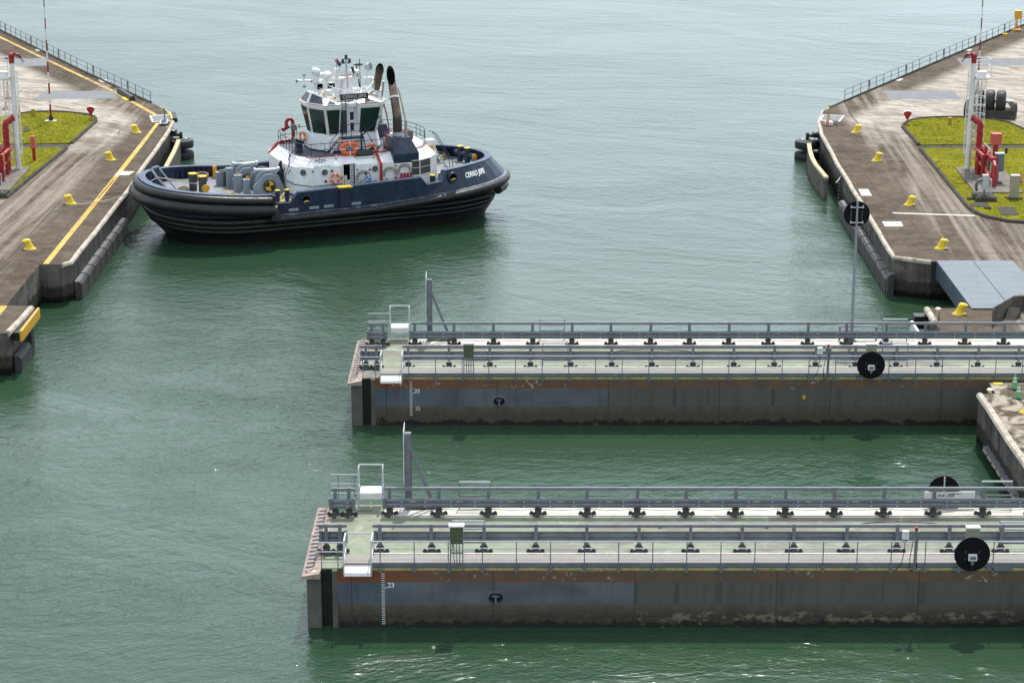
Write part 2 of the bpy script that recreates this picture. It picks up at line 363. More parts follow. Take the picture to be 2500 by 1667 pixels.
def mat_hull(dx):
    n = N('gate hull plating'); x, y, z = n.sep(n.pos)
    lo = n.math('MULTIPLY', n.math('SUBTRACT', n.noise(n.vmul(n.pos, (.5, 1, .25)), 1, 5, .6), .5), .35)
    vs = n.noise(n.vmul(n.pos, (1.1, 1, .06)), 1, 5, .65); pl = n.noise(n.vmul(n.pos, (.45, 1, .9)), 1.0, 2, .4); fi = n.noise(n.pos, 4, 6, .65)
    left = n.mr(x, dx-.01, dx+.01, 1, 0)                                     # freshly coated plates left of the seam
    blue = n.mix(n.mr(pl, .38, .62), (.080, .088, .100), (.122, .130, .143))
    blue = n.mix(n.mr(x, -7.8, -4, .6, 0), blue, (.06, .088, .135))
    grey = n.mix(n.mr(vs, .35, .65), (.072, .070, .066), (.112, .108, .100))
    c = n.mix(left, grey, blue)
    c = n.mix(n.math('MULTIPLY', n.mr(vs, .53, .66), n.mix(left, (.85,)*3, (.35,)*3)), c, (.032, .034, .022))
    drip = n.noise(n.vmul(n.pos, (2.6, 1, .09)), 1, 4, .7)
    c = n.mix(n.math('MULTIPLY', n.math('MULTIPLY', n.mr(drip, .60, .68), n.mr(z, 1.2, 2.0)), .7), c, (.12, .05, .022))
    # rust coloured top strake with a bright lower edge
    rust = n.mix(n.mr(n.noise(n.vmul(n.pos, (1.3, 1, .5)), 1, 5, .65), .35, .65), (.085, .068, .05), (.15, .082, .042))
    rust = n.mix(n.math('MULTIPLY', left, n.mr(x, -3, -6.2, .15, .85)), rust, (.21, .055, .018))
    chip = n.math('MULTIPLY', n.mr(n.noise(n.vmul(n.pos, (2.2, 1, 3)), 1.6, 5, .7), .60, .63), n.mr(n.noise(n.pos, .35, 2), .5, .56))
    rust = n.mix(chip, rust, (.36,.36,.34))
    rl = n.math('MULTIPLY', n.mr(n.noise(n.vmul(n.pos, (.8, 1, .3)), 1, 5, .7), .38, .6), n.math('ADD', n.math('MULTIPLY', left, .75), .12))
    rust = n.mix(n.math('MULTIPLY', n.mr(z, 2.19, 2.11), rl), rust, (.26, .055, .014))
    c = n.mix(n.mr(z, 2.085, 2.095), c, rust)
    # tide marks
    z2 = n.math('ADD', z, n.math('MULTIPLY', lo, .5)); ms = n.noise(n.vmul(n.pos, (1.4, 1, .9)), 1, 6, .7); near = n.mr(y, 99, 101, 1, 0)
    tide = n.mix(n.mr(vs, .35, .65), (.070, .052, .035), (.115, .090, .060))
    c = n.mix(n.math('MULTIPLY', n.mr(z2, 1.14, .98), .95), c, tide)                       # brown tide stain, darker lower down
    low = n.mix(near, n.mix(n.mr(fi, .3, .7), (.045, .038, .026), (.085, .07, .046)), n.mix(n.mr(fi, .3, .7), (.026, .019, .013), (.055, .041, .028)))
    c = n.mix(n.math('MULTIPLY', n.mr(z2, .95, .55), .9), c, low)
    peel = n.math('MULTIPLY', n.mr(n.noise(n.vmul(n.pos, (.8, 1, 1.6)), 1.3, 6, .75), .52, .55), n.math('MULTIPLY', n.mr(z2, .80, .66), n.mr(z2, .22, .34)))
    peel = n.math('MULTIPLY', n.math('MULTIPLY', peel, near), n.math('SUBTRACT', 1.0, n.math('MULTIPLY', left, .85)))
    c = n.mix(peel, c, n.mix(n.mr(fi, .35, .65), (.13, .105, .072), (.20, .165, .12)))
    mud = n.math('ADD', z, n.math('MULTIPLY', n.math('SUBTRACT', ms, .5), 1.3))
    c = n.mix(n.mr(mud, .27, .22), c, (.009, .009, .006))
    c = n.mix(n.math('MULTIPLY', n.mr(n.noise(n.pos, 3.2, 6, .75), .63, .65), n.mr(z, .4, .3)), c, (.14, .12, .09))
    seam = n.math('MULTIPLY', n.mr(n.math('ABSOLUTE', n.math('SUBTRACT', n.math('FRACT', n.math('DIVIDE', n.math('SUBTRACT', x, dx), 6.05)), .5)), .494, .497), .75)
    c = n.mix(seam, c, (.03, .03, .025))
    n.set('Base Color', c); n.set('Roughness', .62); n.bump(fi, .22, .02)
    return n.m
M['hull'] = mat_hull(5.25)

def mat_gatedeck():
    n = N('green gate deck'); a = n.noise(n.vmul(n.pos, (.35, .6, 1)), 1, 6, .65, .8); b = n.noise(n.pos, 2.2, 5, .6); c3 = n.noise(n.pos, .16, 3, .5)
    c = n.mix(n.mr(b, .3, .7), (.175, .205, .135), (.25, .28, .195))
    yl = n.math('MULTIPLY', n.math('FRACT', n.math('DIVIDE', n.math('SUBTRACT', n.sep(n.pos)[1], 87), 27)), 27)
    c = n.mix(n.math('MULTIPLY', n.mr(yl, 2.9, 3.6), n.mr(n.noise(n.vmul(n.pos, (.8, .9, 1)), 1, 5, .6, 1.0), .34, .52, .85, .15)), c, (.150, .135, .110))  # back half browner: stains, with shadow also put into the colour
    c = n.mix(n.math('MULTIPLY', n.mr(a, .46, .58), n.mr(c3, .36, .54)), c, (.155, .138, .112))
    c = n.mix(n.math('MULTIPLY', n.mr(n.noise(n.pos, .9, 4, .6, 1.5), .6, .68), .6), c, (.36, .38, .29))
    n.set('Base Color', c); n.set('Roughness', .7); n.bump(b, .2, .02)
    return n.m
M['gatedeck'] = mat_gatedeck()
M['parapet'] = paint('white parapet concrete', (.62, .58, .52), .75, 0, .08, .6, (.36, .30, .24), .35)  # pale concrete, its own colour
M['moss'] = paint('mossy yellow gate edge', (.40, .35, .16), .85, 0, .3, 2.5, (.08, .075, .02), .6)
M['seamplate'] = paint('algae stained end post', (.12, .118, .098), .7, 0, .2, 1.2, (.09, .08, .055), .5, streak=3)

def mat_grating(name, base, hole, scale, axis='X', amt=.75, metal=.2):
    n = N(name); w_ = n.wave(n.oc, scale, axis); f = n.mr(w_, .35, .65)
    v = n.noise(n.oc, .5, 4, .6); b = n.mix(n.mr(v, .35, .65), tuple(q*.8 for q in base), base)
    n.set('Base Color', n.mix(n.math('MULTIPLY', f, amt), b, hole)); n.set('Roughness', .5); n.set('Metallic', metal)
    n.bump(w_, .6, .02); return n.m
M['grating'] = mat_grating('walkway grating', (.42, .375, .335), (.17, .15, .135), 5.5, 'X', .7, 0)
M['bridge_plate'] = mat_grating('ribbed bridge plates', (.19, .215, .25), (.075, .088, .105), 2.2, 'X', .65, 0)

# ================================================================== SETTING
WZ = 0.0; DZ = 2.6
m = MB(); m.face([(-4000, -300, 0), (4000, -300, 0), (4000, 7000, 0), (-4000, 7000, 0)]); struct(m.build('water', M['water']))
m = MB(); m.face([(-4000, -300, -9), (4000, -300, -9), (4000, 7000, -9), (-4000, 7000, -9)]); struct(m.build('canal_bed', M['darkconc']))

def quay(polys):
    m = MB()
    for p in polys:
        m.mi = 1; m.prism(p, -8.9, DZ)
    bm = m.bm
    bmesh.ops.recalc_face_normals(bm, faces=bm.faces)
    for f in bm.faces:
        if f.normal.z > .9: f.material_index = 0
    return struct(m.build('quay', [M['deck'], M['wall']]))
LEDGE = [(-29.17, 139.3), (-28.9, 139.6), (-28.8, 150), (-28.8, 163), (-28.95, 168.4), (-29.05, 177), (-29.15, 184), (-29.4, 188.2), (-30.6, 193.2), (-31.6, 195.4), (-32.7, 197.2), (-42.0, 214.2), (-56.2, 241.3), (-86, 298)]
REDGE = [(25.24, 140.83), (25.43, 152.7), (25.75, 170.6), (25.95, 175.8), (26.1, 182.5), (26.6, 188.6), (27.7, 193.6), (28.5, 194.8), (30.2, 197.9), (40.6, 216.2), (57.2, 245.5), (86, 297)]
ql = quay([[(-29.4, 123), (-29.17, 128.6), (-29.2, 128.9), (-30.8, 129.0), (-30.82, 138.93), (-29.4, 138.93)] + LEDGE + [(-160, 298), (-160, 123)],
           [(-160, 40), (-29.3, 40), (-29.3, 86.5), (-160, 86.5)], [(-160, 95.6), (-29.3, 95.6), (-29.3, 113.4), (-160, 113.4)]])
qr = quay([REDGE + [(160, 297), (160, 122.9), (25.1, 122.9), (25.05, 125.5), (25.11, 128.46), (32.3, 128.46), (32.3, 139.7), (27.5, 139.7)],
           [(24.9, 95.7), (24.88, 104), (24.85, 111.43), (25.76, 111.5), (25.82, 113.45), (160, 113.45), (160, 95.7)],
           [(25, 40), (25, 86.5), (160, 86.5), (160, 40)]])
def edge(parent, pts, r=.17, z=DZ-.06):
    m = MB(); P = []
    for a, b in zip(pts, pts[1:]):
        k = max(1, int((Vector(b)-Vector(a)).length/2.2))
        P += [(a[0]+(b[0]-a[0])*i/k+random.uniform(-.03, .03), a[1]+(b[1]-a[1])*i/k, z+random.uniform(-.02, .02)) for i in range(k)]
    P.append((*pts[-1], z)); m.tube(P, r, 8); return m.build('coping', M['cream'], parent, smooth=True)
edge(ql, [(-29.36, 138.95)] + LEDGE[0:8]); edge(ql, LEDGE[7:10], .1)
edge(ql, [(-29.4, 123.05), (-29.17, 128.55)], .2)
edge(qr, [(27.45, 139.72), REDGE[0]] + REDGE[1:6]); edge(qr, REDGE[5:8], .1)
edge(qr, [(25.07, 125.4), (25.13, 128.3)], .2)
edge(qr, [(24.93, 96), (24.9, 104), (24.88, 111.35)], .2)
# low ledge kerb under the far fences
for par, E in ((ql, LEDGE[10:]), (qr, REDGE[7:])):
    m = MB(); m.tube([(p[0], p[1], DZ+.02) for p in E], .12, 6); m.build('kerb', M['darkconc'], par)

# ---- sheets on the deck (lines, plates, joints)
def strip(pts, wd, z=DZ+.004):
    m = MB(); L = []; Rr = []
    P = [Vector((p[0], p[1], 0)) for p in pts]
    for i, p in enumerate(P):
        t = (P[min(i+1, len(P)-1)]-P[max(i-1, 0)]).normalized(); nn = Vector((-t.y, t.x, 0))
        L.append((p+nn*wd/2).to_tuple()[:2]+(z,)); Rr.append((p-nn*wd/2).to_tuple()[:2]+(z,))
    m.grid([L, Rr]); return m
def poly(name, pts, m_, z=DZ+.006, parent=None):
    m = MB(); m.face([(p[0], p[1], z) for p in pts]); return m.build(name, m_, parent)
YL = [(-30.44, 139.1), (-30.45, 160), (-30.56, 186.6), (-30.6, 187.6), (-31.4, 191.4), (-36.96, 202.9), (-46.3, 220), (-55.2, 236.5), (-75, 272)]
struct(strip(YL[:4], .38).build('painted_line', M['yline'])); struct(strip(YL[4:], .38).build('painted_line', M['yline']))
struct(strip([(-30.9, 123.2), (-30.9, 128.9)], .42).build('painted_line', M['yline']))
a, b = q4(1085, 470), q4(1880, 497); struct(strip([a, b], .34).build('painted_line', M['whiteline']))
for f, pts in ((q1, ((918, 1312), (1032, 1313), (985, 1343), (875, 1343))), (q4, ((765, 243), (860, 243), (898, 306), (798, 307))),
               (q4, ((992, 553), (1175, 553), (1198, 600), (1020, 600))), (q1, ((265, 380), (320, 377), (335, 390), (285, 394))),
               (q1, ((750, 612), (815, 610), (840, 628), (775, 634))), (q3, ((1130, 752), (1200, 755), (1165, 776), (1085, 772))), (q3, ((1815, 470), (1865, 472), (1830, 490), (1775, 486)))):
    struct(poly('pale_patch', [f(*p) for p in pts], M['whiteline'], DZ+.007))
for f, pts in ((q1, ((350, 700), (875, 697), (900, 757), (250, 762))), (q1, ((110, 450), (362, 449), (362, 505), (118, 512))),
               (q3, ((1000, 870), (1668, 870), (1755, 950), (1062, 950))), (q3, ((1705, 562), (2345, 562), (2480, 628), (1760, 628)))):
    struct(poly('cover_plate', [f(*p) for p in pts], M['leadplate'], DZ+.008))
def joints(par, segs, wd=.10):
    m = MB()
    for s in segs:
        mm = strip(s, wd, DZ+.005); me = bpy.data.meshes.new('tmp'); mm.bm.to_mesh(me); m.bm.from_mesh(me); bpy.data.meshes.remove(me); mm.bm.free()
    m.build('expansion_joint', M['darkconc'], par)
J = lambda f, *P: [f(*p) for p in P]
joints(ql, [J(q1, (1115, 853), (1035, 948)), J(q1, (450, 524), (760, 676)), J(q1, (0, 300), (265, 436)), J(q1, (905, 1025), (920, 996), (1200, 996)), J(q1, (955, 1090), (1015, 1030)),
            J(q1, (705, 1232), (730, 1205)), J(q1, (785, 1360), (845, 1300)), J(q2, (105, 520), (470, 120)), J(q2, (385, 300), (520, 155)), J(q2, (385, 302), (540, 302), (660, 170)), J(q2, (0, 522), (400, 522)), J(q2, (400, 460), (525, 310)), J(q1, (750, 1520), (870, 1380)), J(q1, (1110, 1100), (1220, 950)), J(q1, (130, 722), (185, 674), (890, 674)), J(q1, (0, 770), (930, 770))])
joints(qr, [J(q3, (1160, 848), (1605, 640)), J(q3, (1925, 495), (2205, 380)), J(q3, (775, 1195), (665, 1065), (865, 978)), J(q3, (760, 1290), (822, 1362)), J(q3, (620, 1365), (730, 1512)), J(q3, (550, 1190), (575, 1240)),
            J(q4, (765, 0), (935, 250)), J(q4, (800, 285), (955, 285), (1005, 358)), J(q4, (1005, 358), (1365, 358)), J(q4, (830, 405), (1045, 405), (1128, 528)), J(q4, (1128, 530), (1260, 532), (1332, 630)), J(q4, (1200, 630), (1470, 628)), J(q4, (1195, 632), (1292, 768)), J(q4, (1060, 770), (1645, 772), (1682, 826)), J(q4, (1682, 826), (1335, 823), (1345, 850)), J(q4, (1120, 852), (2352, 858)), J(q4, (1335, 362), (1365, 402)), J(q3, (820, 955), (1840, 975))])

# ---- lawns with kerbs (grass)
def lawn(pts, closed_kerb, name='kerb'):
    m = MB(); top = [(p[0], p[1], DZ+.10) for p in pts]; bot = [(p[0], p[1], DZ-.02) for p in pts]
    m.grid([bot, top], cu=True); m.face(top)
    xs = [p[0] for p in top]; ys = [p[1] for p in top]; n_ = 0
    def inside(x, y):
        c = False
        for (x1, y1, _), (x2, y2, _) in zip(top, top[1:]+top[:1]):
            if (y1 > y) != (y2 > y) and x < (x2-x1)*(y-y1)/(y2-y1)+x1: c = not c
        return c
    for _ in range(6000):                                    # grass tufts
        x, y = random.uniform(max(min(xs), -44), min(max(xs), 45)), random.uniform(min(ys), max(ys))
        if not inside(x, y): continue
        a = random.uniform(0, 6.28); h = random.uniform(.0, .05); w2 = random.uniform(.05, .12); t = random.uniform(.1, .25)
        m.face([(x-w2*math.cos(a), y-w2*math.sin(a), DZ+.104), (x+w2*math.cos(a), y+w2*math.sin(a), DZ+.104), (x+t*math.sin(a), y-t*math.cos(a), DZ+.1+h)])
    o = m.build('grass', M['grass']); struct(o, 'stuff')
    for K in closed_kerb:
        k = MB(); k.tube([(p[0], p[1], DZ+.07) for p in K], .16, 6); struct(k.build('kerb', M['darkconc']))
LG1 = J(q1, (735, 935), (728, 905), (650, 884), (500, 868), (380, 864), (250, 869), (150, 880)) + [(-48, 187.5), (-48, 176.4)] + J(q1, (180, 1108), (545, 1104))
LG2 = J(q1, (508, 1141), (185, 1138)) + [(-48, 174.5), (-48, 155)] + J(q1, (45, 1520))
struct(poly('gutter', [LG1[8], LG2[2], LG2[1], LG2[0], (LG2[0]+LG1[-1])/2, LG1[-1], LG1[-2]], M['darkconc'], DZ+.012))
lawn(LG1, [LG1[:7], [LG1[0], LG1[-1]]]); lawn(LG2, [[LG2[0], LG2[-1]]])
RG1 = J(q3, (1192, 1222), (1205, 1195), (1260, 1166), (1350, 1146), (1500, 1136), (1700, 1133), (2000, 1146), (2200, 1182), (2352, 1250), (2420, 1390), (1345, 1395))
RG2 = J(q3, (1362, 1432), (2500, 1432)) + J(q4, (2500, 578), (2352, 572), (2200, 560), (2000, 518), (1900, 482), (1840, 440), (1800, 405))
struct(poly('gutter', [RG1[-1], (RG1[-1]+RG2[0])/2, RG2[0], RG2[1], RG1[-2]], M['darkconc'], DZ+.012))
lawn(RG1, [RG1[:9], [RG1[0], RG1[-1]]]); lawn(RG2, [RG2[2:] + [RG2[0]]])
for f, pts in ((q4, ((2090, 428), (2250, 430), (2305, 508), (2140, 508))), (q4, ((1830, 388), (1980, 390), (2030, 425), (1850, 425))), (q1, ((182, 980), (212, 978), (228, 1018), (178, 1020)))):
    m = MB(); m.prism([f(*p) for p in pts], DZ+.09, DZ+.14); struct(m.build('hatch_slab', M['darkconc']))
M['galv_mid'] = paint('grey pole', (.26, .28, .31), .5, .2, .15, 1.5)
M['seal_clamp'] = paint('weathered seal clamp', (.30, .25, .25), .6, .1, .3, 4, (.15, .12, .1), .4)
M['darksteel'] = paint('dark cast post foot', (.055, .055, .05), .55, .3, .25, 4)
M['reflector'] = paint('yellow reflectors', (.50, .47, .25), .4, 0, .1)
# ================================================================== LOCK GATES
GT = 2.62; XL = -8.45; XR = 42.0
def build_gate(y0, label, which):
    """rolling gate 8 m thick; local y = 0 is the face towards the camera"""
    g = thing('lock_gate', label, 'lock gate', (0, y0, 0), 0, 'rolling lock gates')
    # hull with a recessed mooring bitt in its front face
    rx, rz_, rw, rh = -.7, 1.36, .80, .66
    m = MB(); x0, x1 = -7.45, XR
    xs = [x0, rx-rw/2, rx+rw/2, x1]; zs = [-8, rz_-rh/2, rz_+rh/2, GT]
    for i in range(3):
        for j in range(3):
            if i == 1 and j == 1: continue
            m.face([(xs[i], 0, zs[j]), (xs[i+1], 0, zs[j]), (xs[i+1], 0, zs[j+1]), (xs[i], 0, zs[j+1])])
    m.face([(x0, 7.95, -8), (x0, 7.95, GT), (x1, 7.95, GT), (x1, 7.95, -8)]); m.face([(x0, 0, -8), (x0, 0, GT), (x0, 7.95, GT), (x0, 7.95, -8)])
    m.face([(x1, 0, -8), (x1, 7.95, -8), (x1, 7.95, GT), (x1, 0, GT)])
    # recess: stadium hole with a rim plate
    def stad(w_, h_, y, n=8, r=None):
        r = r or h_/2; P = []
        for cx, cz, a0 in ((w_/2-r, h_/2-r, 0), (-w_/2+r, h_/2-r, 90), (-w_/2+r, -h_/2+r, 180), (w_/2-r, -h_/2+r, 270)):
            P += [(rx+cx+r*math.cos(R(a0+90*k/n)), y, rz_+cz+r*math.sin(R(a0+90*k/n))) for k in range(n+1)]
        return P
    hull = m.build('hull', M['hull'], g)
    m = MB(); rect = [(xs[2], 0, zs[2]), (xs[1], 0, zs[2]), (xs[1], 0, zs[1]), (xs[2], 0, zs[1])]
    o_ = stad(.74, .60, -.012, r=.26); i_ = stad(.60, .46, -.03, r=.2); d_ = stad(.60, .46, .45, r=.2)
    cor = stad(rw, rh, .0, r=.001)
    m.grid([cor, o_, i_, d_], cu=True); m.face(d_); rec = m.build('mooring_recess', M['hull'], g)
    m = MB(); m.box((rx, .2, rz_-.08), (.09, .3, .30)); m.box((rx, .17, rz_+.08), (.30, .34, .07)); m.build('bitt', M['galv'], rec)
    # deck, parapet strip at the back, mossy lip at the front
    m = MB(); m.bb((XL+.25, .28, GT-.3), (XR, 6.4, GT+.002)); m.build('deck', M['gatedeck'], g)
    m = MB(); m.bb((-5.85, 6.4, GT-.3), (XR, 7.9, GT+.05)); m.build('parapet', M['parapet'], g, bevel=.02)
    m = MB(); m.bb((-7.45, 6.4, GT-.3), (-5.85, 7.9, GT+.004)); m.build('end_deck', M['gatedeck'], g)
    m = MB(); m.bb((-7.2, .012, GT-.25), (XR, .26, GT+.13)); m.build('deck_lip', M['moss'], g)
    # end: two posts with a dark seal slot, timber seal along the closing edge
    m = MB(); m.bb((XL-.3, -.03, -8), (XL+.3, .5, GT-.05)); m.build('end_post', M['seamplate'], g)
    m = MB(); m.bb((XL+.3, .22, -8), (XL+.78, .5, GT-.03)); m.bb((XL+.42, .14, -8), (XL+.5, .3, GT-.03)); m.build('seal_slot', M['rubber'], g)
    m = MB(); m.bb((XL+.78, -.02, -8), (-7.45, .4, GT-.02)); m.build('slot_post', M['seamplate'], g)
    m = MB(); m.bb((XL-.27, .5, -8), (XL+.3, 7.9, GT-.02)); m.build('end_wall', M['seamplate'], g)
    m = MB()
    m.loft([[(XL-.52, y, GT-.22), (XL-.46, y, GT-.10), (XL+.30, y, GT+.03), (XL+.30, y, GT-.22)] for y in (-.42, .1, 2, 4, 6, 7.7)])
    m.build('closing_seal', M['copper'], g)
    m = MB(); m.box((0, 0, 0), (.30, .24, .1), M=Matrix.Rotation(R(-9), 3, 'Y')); cl = m.build('seal_clamp', M['seal_clamp'], g, loc=(XL-.2, .1, GT-.02))
    for k in range(1, 17): copy_part(cl, (XL-.2+random.uniform(-.03, .03), .1+k*.445, GT-.02), g).rotation_euler = (0, 0, random.uniform(-.15, .15))
    m = MB(); m.bb((XL-.28, -.06, GT-.05), (XL+.3, .02, GT+.0)); m.build('edge_plate', M['white_worn'], g)
    m = MB(); m.bb((XL-.08, -.066, GT-.13), (XL+.12, -.05, GT-.02)); m.build('yellow_mark', M['yellow'], g)
    # draft scale
    m = MB(); X0 = -5.5
    for k in range(0, 24 if which else 20):
        z = 2.48 - k*.1; lw = .14 if k % 5 else .14
        m.bb((X0-.07, -.006, z-.014), (X0+.07, .003, z+.014))
    m.bb((X0+.07, -.006, 1.84-.014), (X0+.2, .003, 1.84+.014)); m.build('draft_scale', M['lettering'], g)
    fn = lambda cx, cz: (lambda c: Vector((cx+c.x, -.006-c.z*.5, cz+c.y)))
    text_obj('draft_number', '23', .30, M['lettering'], g, fn(X0+.34, 1.95), .02)
    if which == 0: text_obj('draft_number', '22', .27, M['lettering'], g, fn(X0+.36, .96), .0)
    return g
gate_far = build_gate(114.0, 'farther lock gate, grey blue hull marked with both 23 and 22', 0)
gate_near = build_gate(87.0, 'nearer lock gate across the bottom of the photo, marked 23 only', 1)

# ---- crash barriers on the gates
def wbeam(x0, x1, y, z0, z1, face):
    """corrugated W section swept along x; face=-1 bulges towards the camera"""
    h = z1-z0; prof = []
    for i in range(17):
        t = i/16; prof.append((y + face*.055*(abs(math.sin(2*math.pi*t))**.7)-face*.03, z0+h*t))
    th = .02; m = MB()
    back = [(p[0]-face*th, p[1]) for p in prof[::-1]]
    ring = prof+back
    m.loft([[(x0, p[0], p[1]) for p in ring], [(x1, p[0], p[1]) for p in ring]]); return m
def make_barrier(y0, ly, x0, x1, posts, face, zo, label, group):
    """ly local offset from the gate face. face -1: beam before the posts, +1 behind them"""
    b = thing('crash_barrier', label, 'crash barrier', (x0, y0+ly, GT), 0, group)
    zb0, zb1 = (.40, .86) if face < 0 else (.47, .97)
    bm_ = wbeam(0, x1-x0, face*.16, zb0, zb1, face)
    if face < 0:                                                        # bolts and reflectors of the road side belong to the beam
        bm_.mi = 1
        for x in posts[:-1]:
            for dx in (.55, 1.62):
                for z in (zb0+.12, zb0+.32): bm_.box((x-x0+dx, -.235, z), (.07, .03, .05))
        if zo:
            bm_.mi = 2
            for x in posts[:-1]: bm_.box((x-x0+.95+random.uniform(-.1, .1), -.232, zb0+.34), (.28, .012, .035))
    beam = bm_.build('beam', [M['galv'], M['galv_light'], M['reflector']], b, smooth=True, sharp=60)
    m = MB(); m.bb((-.01, face*.25, zb0-.04), (.12, face*.08, zb1+.05))
    if x1-x0 < 5: m.bb((x1-x0-.12, face*.25, zb0-.04), (x1-x0+.01, face*.08, zb1+.05))
    m.build('end_shoe', M['galv'], b)
    m = MB(); m.bar((-.05 if face > 0 else .1, .0, 1.28), (x1-x0, .0, 1.28), .13, .13); m.build('top_rail', M['galv'], b)
    m = MB(); m.bb((-.075, -.06, .42), (.075, .06, 1.36)); m.bb((-.12, face*.04, zb1-.22), (.12, face*.14, zb1+.02))
    p = m.build('post', M['galv'], b, loc=(posts[0]-x0, 0, 0))
    m = MB()
    m.lathe([(.34, .0), (.34, .03), (.24, .07), (.17, .14), (.13, .26), (.115, .42)], (0, 0, 0), 8)
    m.box((-.30, -.02, .12), (.16, .1, .16), M=Matrix.Rotation(R(25), 3, 'Y')); m.box((.30, -.02, .12), (.16, .1, .16), M=Matrix.Rotation(R(-25), 3, 'Y'))
    m.box((0, -.02, .30), (.34, .14, .07)); ft = m.build('post_foot', M['darksteel'], p)
    for x in posts[1:]: copy_part(p, (x-x0+random.uniform(-.02, .02), random.uniform(-.012, .012), 0), b).rotation_euler = (random.uniform(-.012, .012), random.uniform(-.02, .02), random.uniform(-.08, .08))
    if face < 0:                                                        # bolts and yellow reflectors of the road side
        m = MB(); pts = []
        for x in posts[:-1]:
            pts += [(x-x0+2.24*t, .12, .27-.07*math.sin(math.pi*t)) for t in (0, .25, .5, .75)]
        m.tube(pts, .015, 5); m.build('cable', M['black'], b)
    return b
GW = {0: 'farther', 1: 'nearer'}
for k, y0 in ((0, 114.0), (1, 87.0)):
    pb = [-5.55+2.243*i for i in range(16)]; pf = [-5.72+2.243*i for i in range(16)]
    make_barrier(y0, 6.55, -5.85, XR, pb, -1, k, f'long corrugated steel crash barrier along the back of the {GW[k]} lock gate', 'long barriers on the gates')
    make_barrier(y0, 1.95, -5.98, XR, pf, 1, k, f'long crash barrier with posts facing us on the front of the {GW[k]} gate', 'long barriers on the gates')
    make_barrier(y0, 6.45, -8.28, -7.1, [-8.0, -7.35], -1, k, f'short two post barrier stub at the back left tip of the {GW[k]} gate', 'short barrier stubs')
    make_barrier(y0, 1.95, -8.35, -7.15, [-8.05, -7.45], 1, k, f'short two post barrier stub at the front left tip of the {GW[k]} gate', 'short barrier stubs')

# ---- front walkway with handrail
def make_walkway(y0, label):
    b = thing('walkway', label, 'walkway', (0, y0, GT), 0, 'walkways along the gates')
    m = MB(); m.bb((-7.15, .06, .27), (XR, 1.05, .32)); m.build('grating', M['grating'], b)
    m = MB(); m.bb((-5.95, .0, .16), (XR, .06, .36)); m.build('side_beam', M['galv'], b)
    m = MB(); m.bb((-5.95, 1.05, .0), (XR, 1.12, .36)); m.build('toe_board', M['white_worn'], b)
    m = MB(); m.box((-6.55, -.12, .12), (1.14, .5, .03), M=Matrix.Rotation(R(24), 3, 'X')); m.bb((-7.13, -.42, -.1), (-5.97, -.34, -.02)); m.build('tread_plate', M['white'], b)
    for z, r in ((1.33, .03), (1.02, .026), (.52, .022)):
        m = MB(); m.tube([(-5.98, -.02, z), (XR, -.02, z)], r, 6); m.build('handrail', M['galv_light'], b)
    m = MB(); m.tube([(0, 0, -.08), (0, 0, 1.33)], .024, 6); m.bb((-.06, -.05, -.06), (.06, .02, .22)); p = m.build('stanchion', M['galv'], b, loc=(-5.6, -.03, 0))
    xs = [-5.6+1.447*i for i in range(1, 25)]
    for x in xs: copy_part(p, (x, -.03, 0), b)
    m = MB()
    for X in (-7.13, -5.97):
        m.tube([(X, -.35, -.02), (X, -.35, .45), (X, -.03, 1.35), (X, .9, 1.35), (X, 1.05, .3)], .04, 6)
        m.tube([(X, -.35, .3), (X, .95, .75)], .025, 6)
    m.tube([(-7.13, .9, 1.35), (-5.97, .9, 1.35)], .028, 6); m.build('gate_frame', M['galv_light'], b)
    for z in (1.28, .86, .42):
        m = MB(); m.tube([(-8.38, -.02, z), (-7.13, -.02, z)], .026, 6); m.build('end_rail', M['galv_light'], b)
    m = MB(); m.tube([(0, 0, 0), (0, 0, 1.28)], .022, 6); p = m.build('end_stanchion', M['galv'], b, loc=(-8.1, -.02, 0)); copy_part(p, (-7.4, -.02, 0), b)
    return b
make_walkway(87.0, 'grated walkway with three white handrails along the front of the nearer gate')
make_walkway(114.0, 'grated walkway with white handrails along the front of the farther gate')

# ---- entry platform at the back of each gate
def make_platform(y0, which):
    b = thing('access_platform', f'white stepped access platform with grey frame at the back of the {which} gate', 'platform', (-6.45, y0+7.35, GT), 0, 'access platforms')
    m = MB(); m.bb((-.5, -.25, .55), (.5, .65, .87)); m.build('box_step', M['white'], b, bevel=.02)
    m = MB()
    for X in (-.55, .55):
        m.bar((X, -.3, .2), (X, .0, 1.95), .06, .05); m.bar((X, .0, 1.95), (X, .55, 1.95), .035); m.bar((X, .55, 1.95), (X, .6, .2), .045)
        m.bar((X, -.18, 1.0), (X, .6, 1.0), .04)
    m.tube([(-.55, .55, 1.95), (.55, .55, 1.95)], .035, 6); m.build('frame', M['galv_light'], b)
    for z in (1.55, 1.1, .65):
        m = MB(); m.tube([(-1.85, .3, z), (-.55, .3, z)], .026, 6); m.build('rail', M['galv_light'], b)
    m = MB(); m.tube([(0, 0, .1), (0, 0, 1.55)], .02, 6); p = m.build('stanchion', M['galv'], b, loc=(-1.5, .3, 0)); copy_part(p, (-.75, .3, 0), b)
for y0, wd in ((114.0, 'farther'), (87.0, 'nearer')): make_platform(y0, wd)

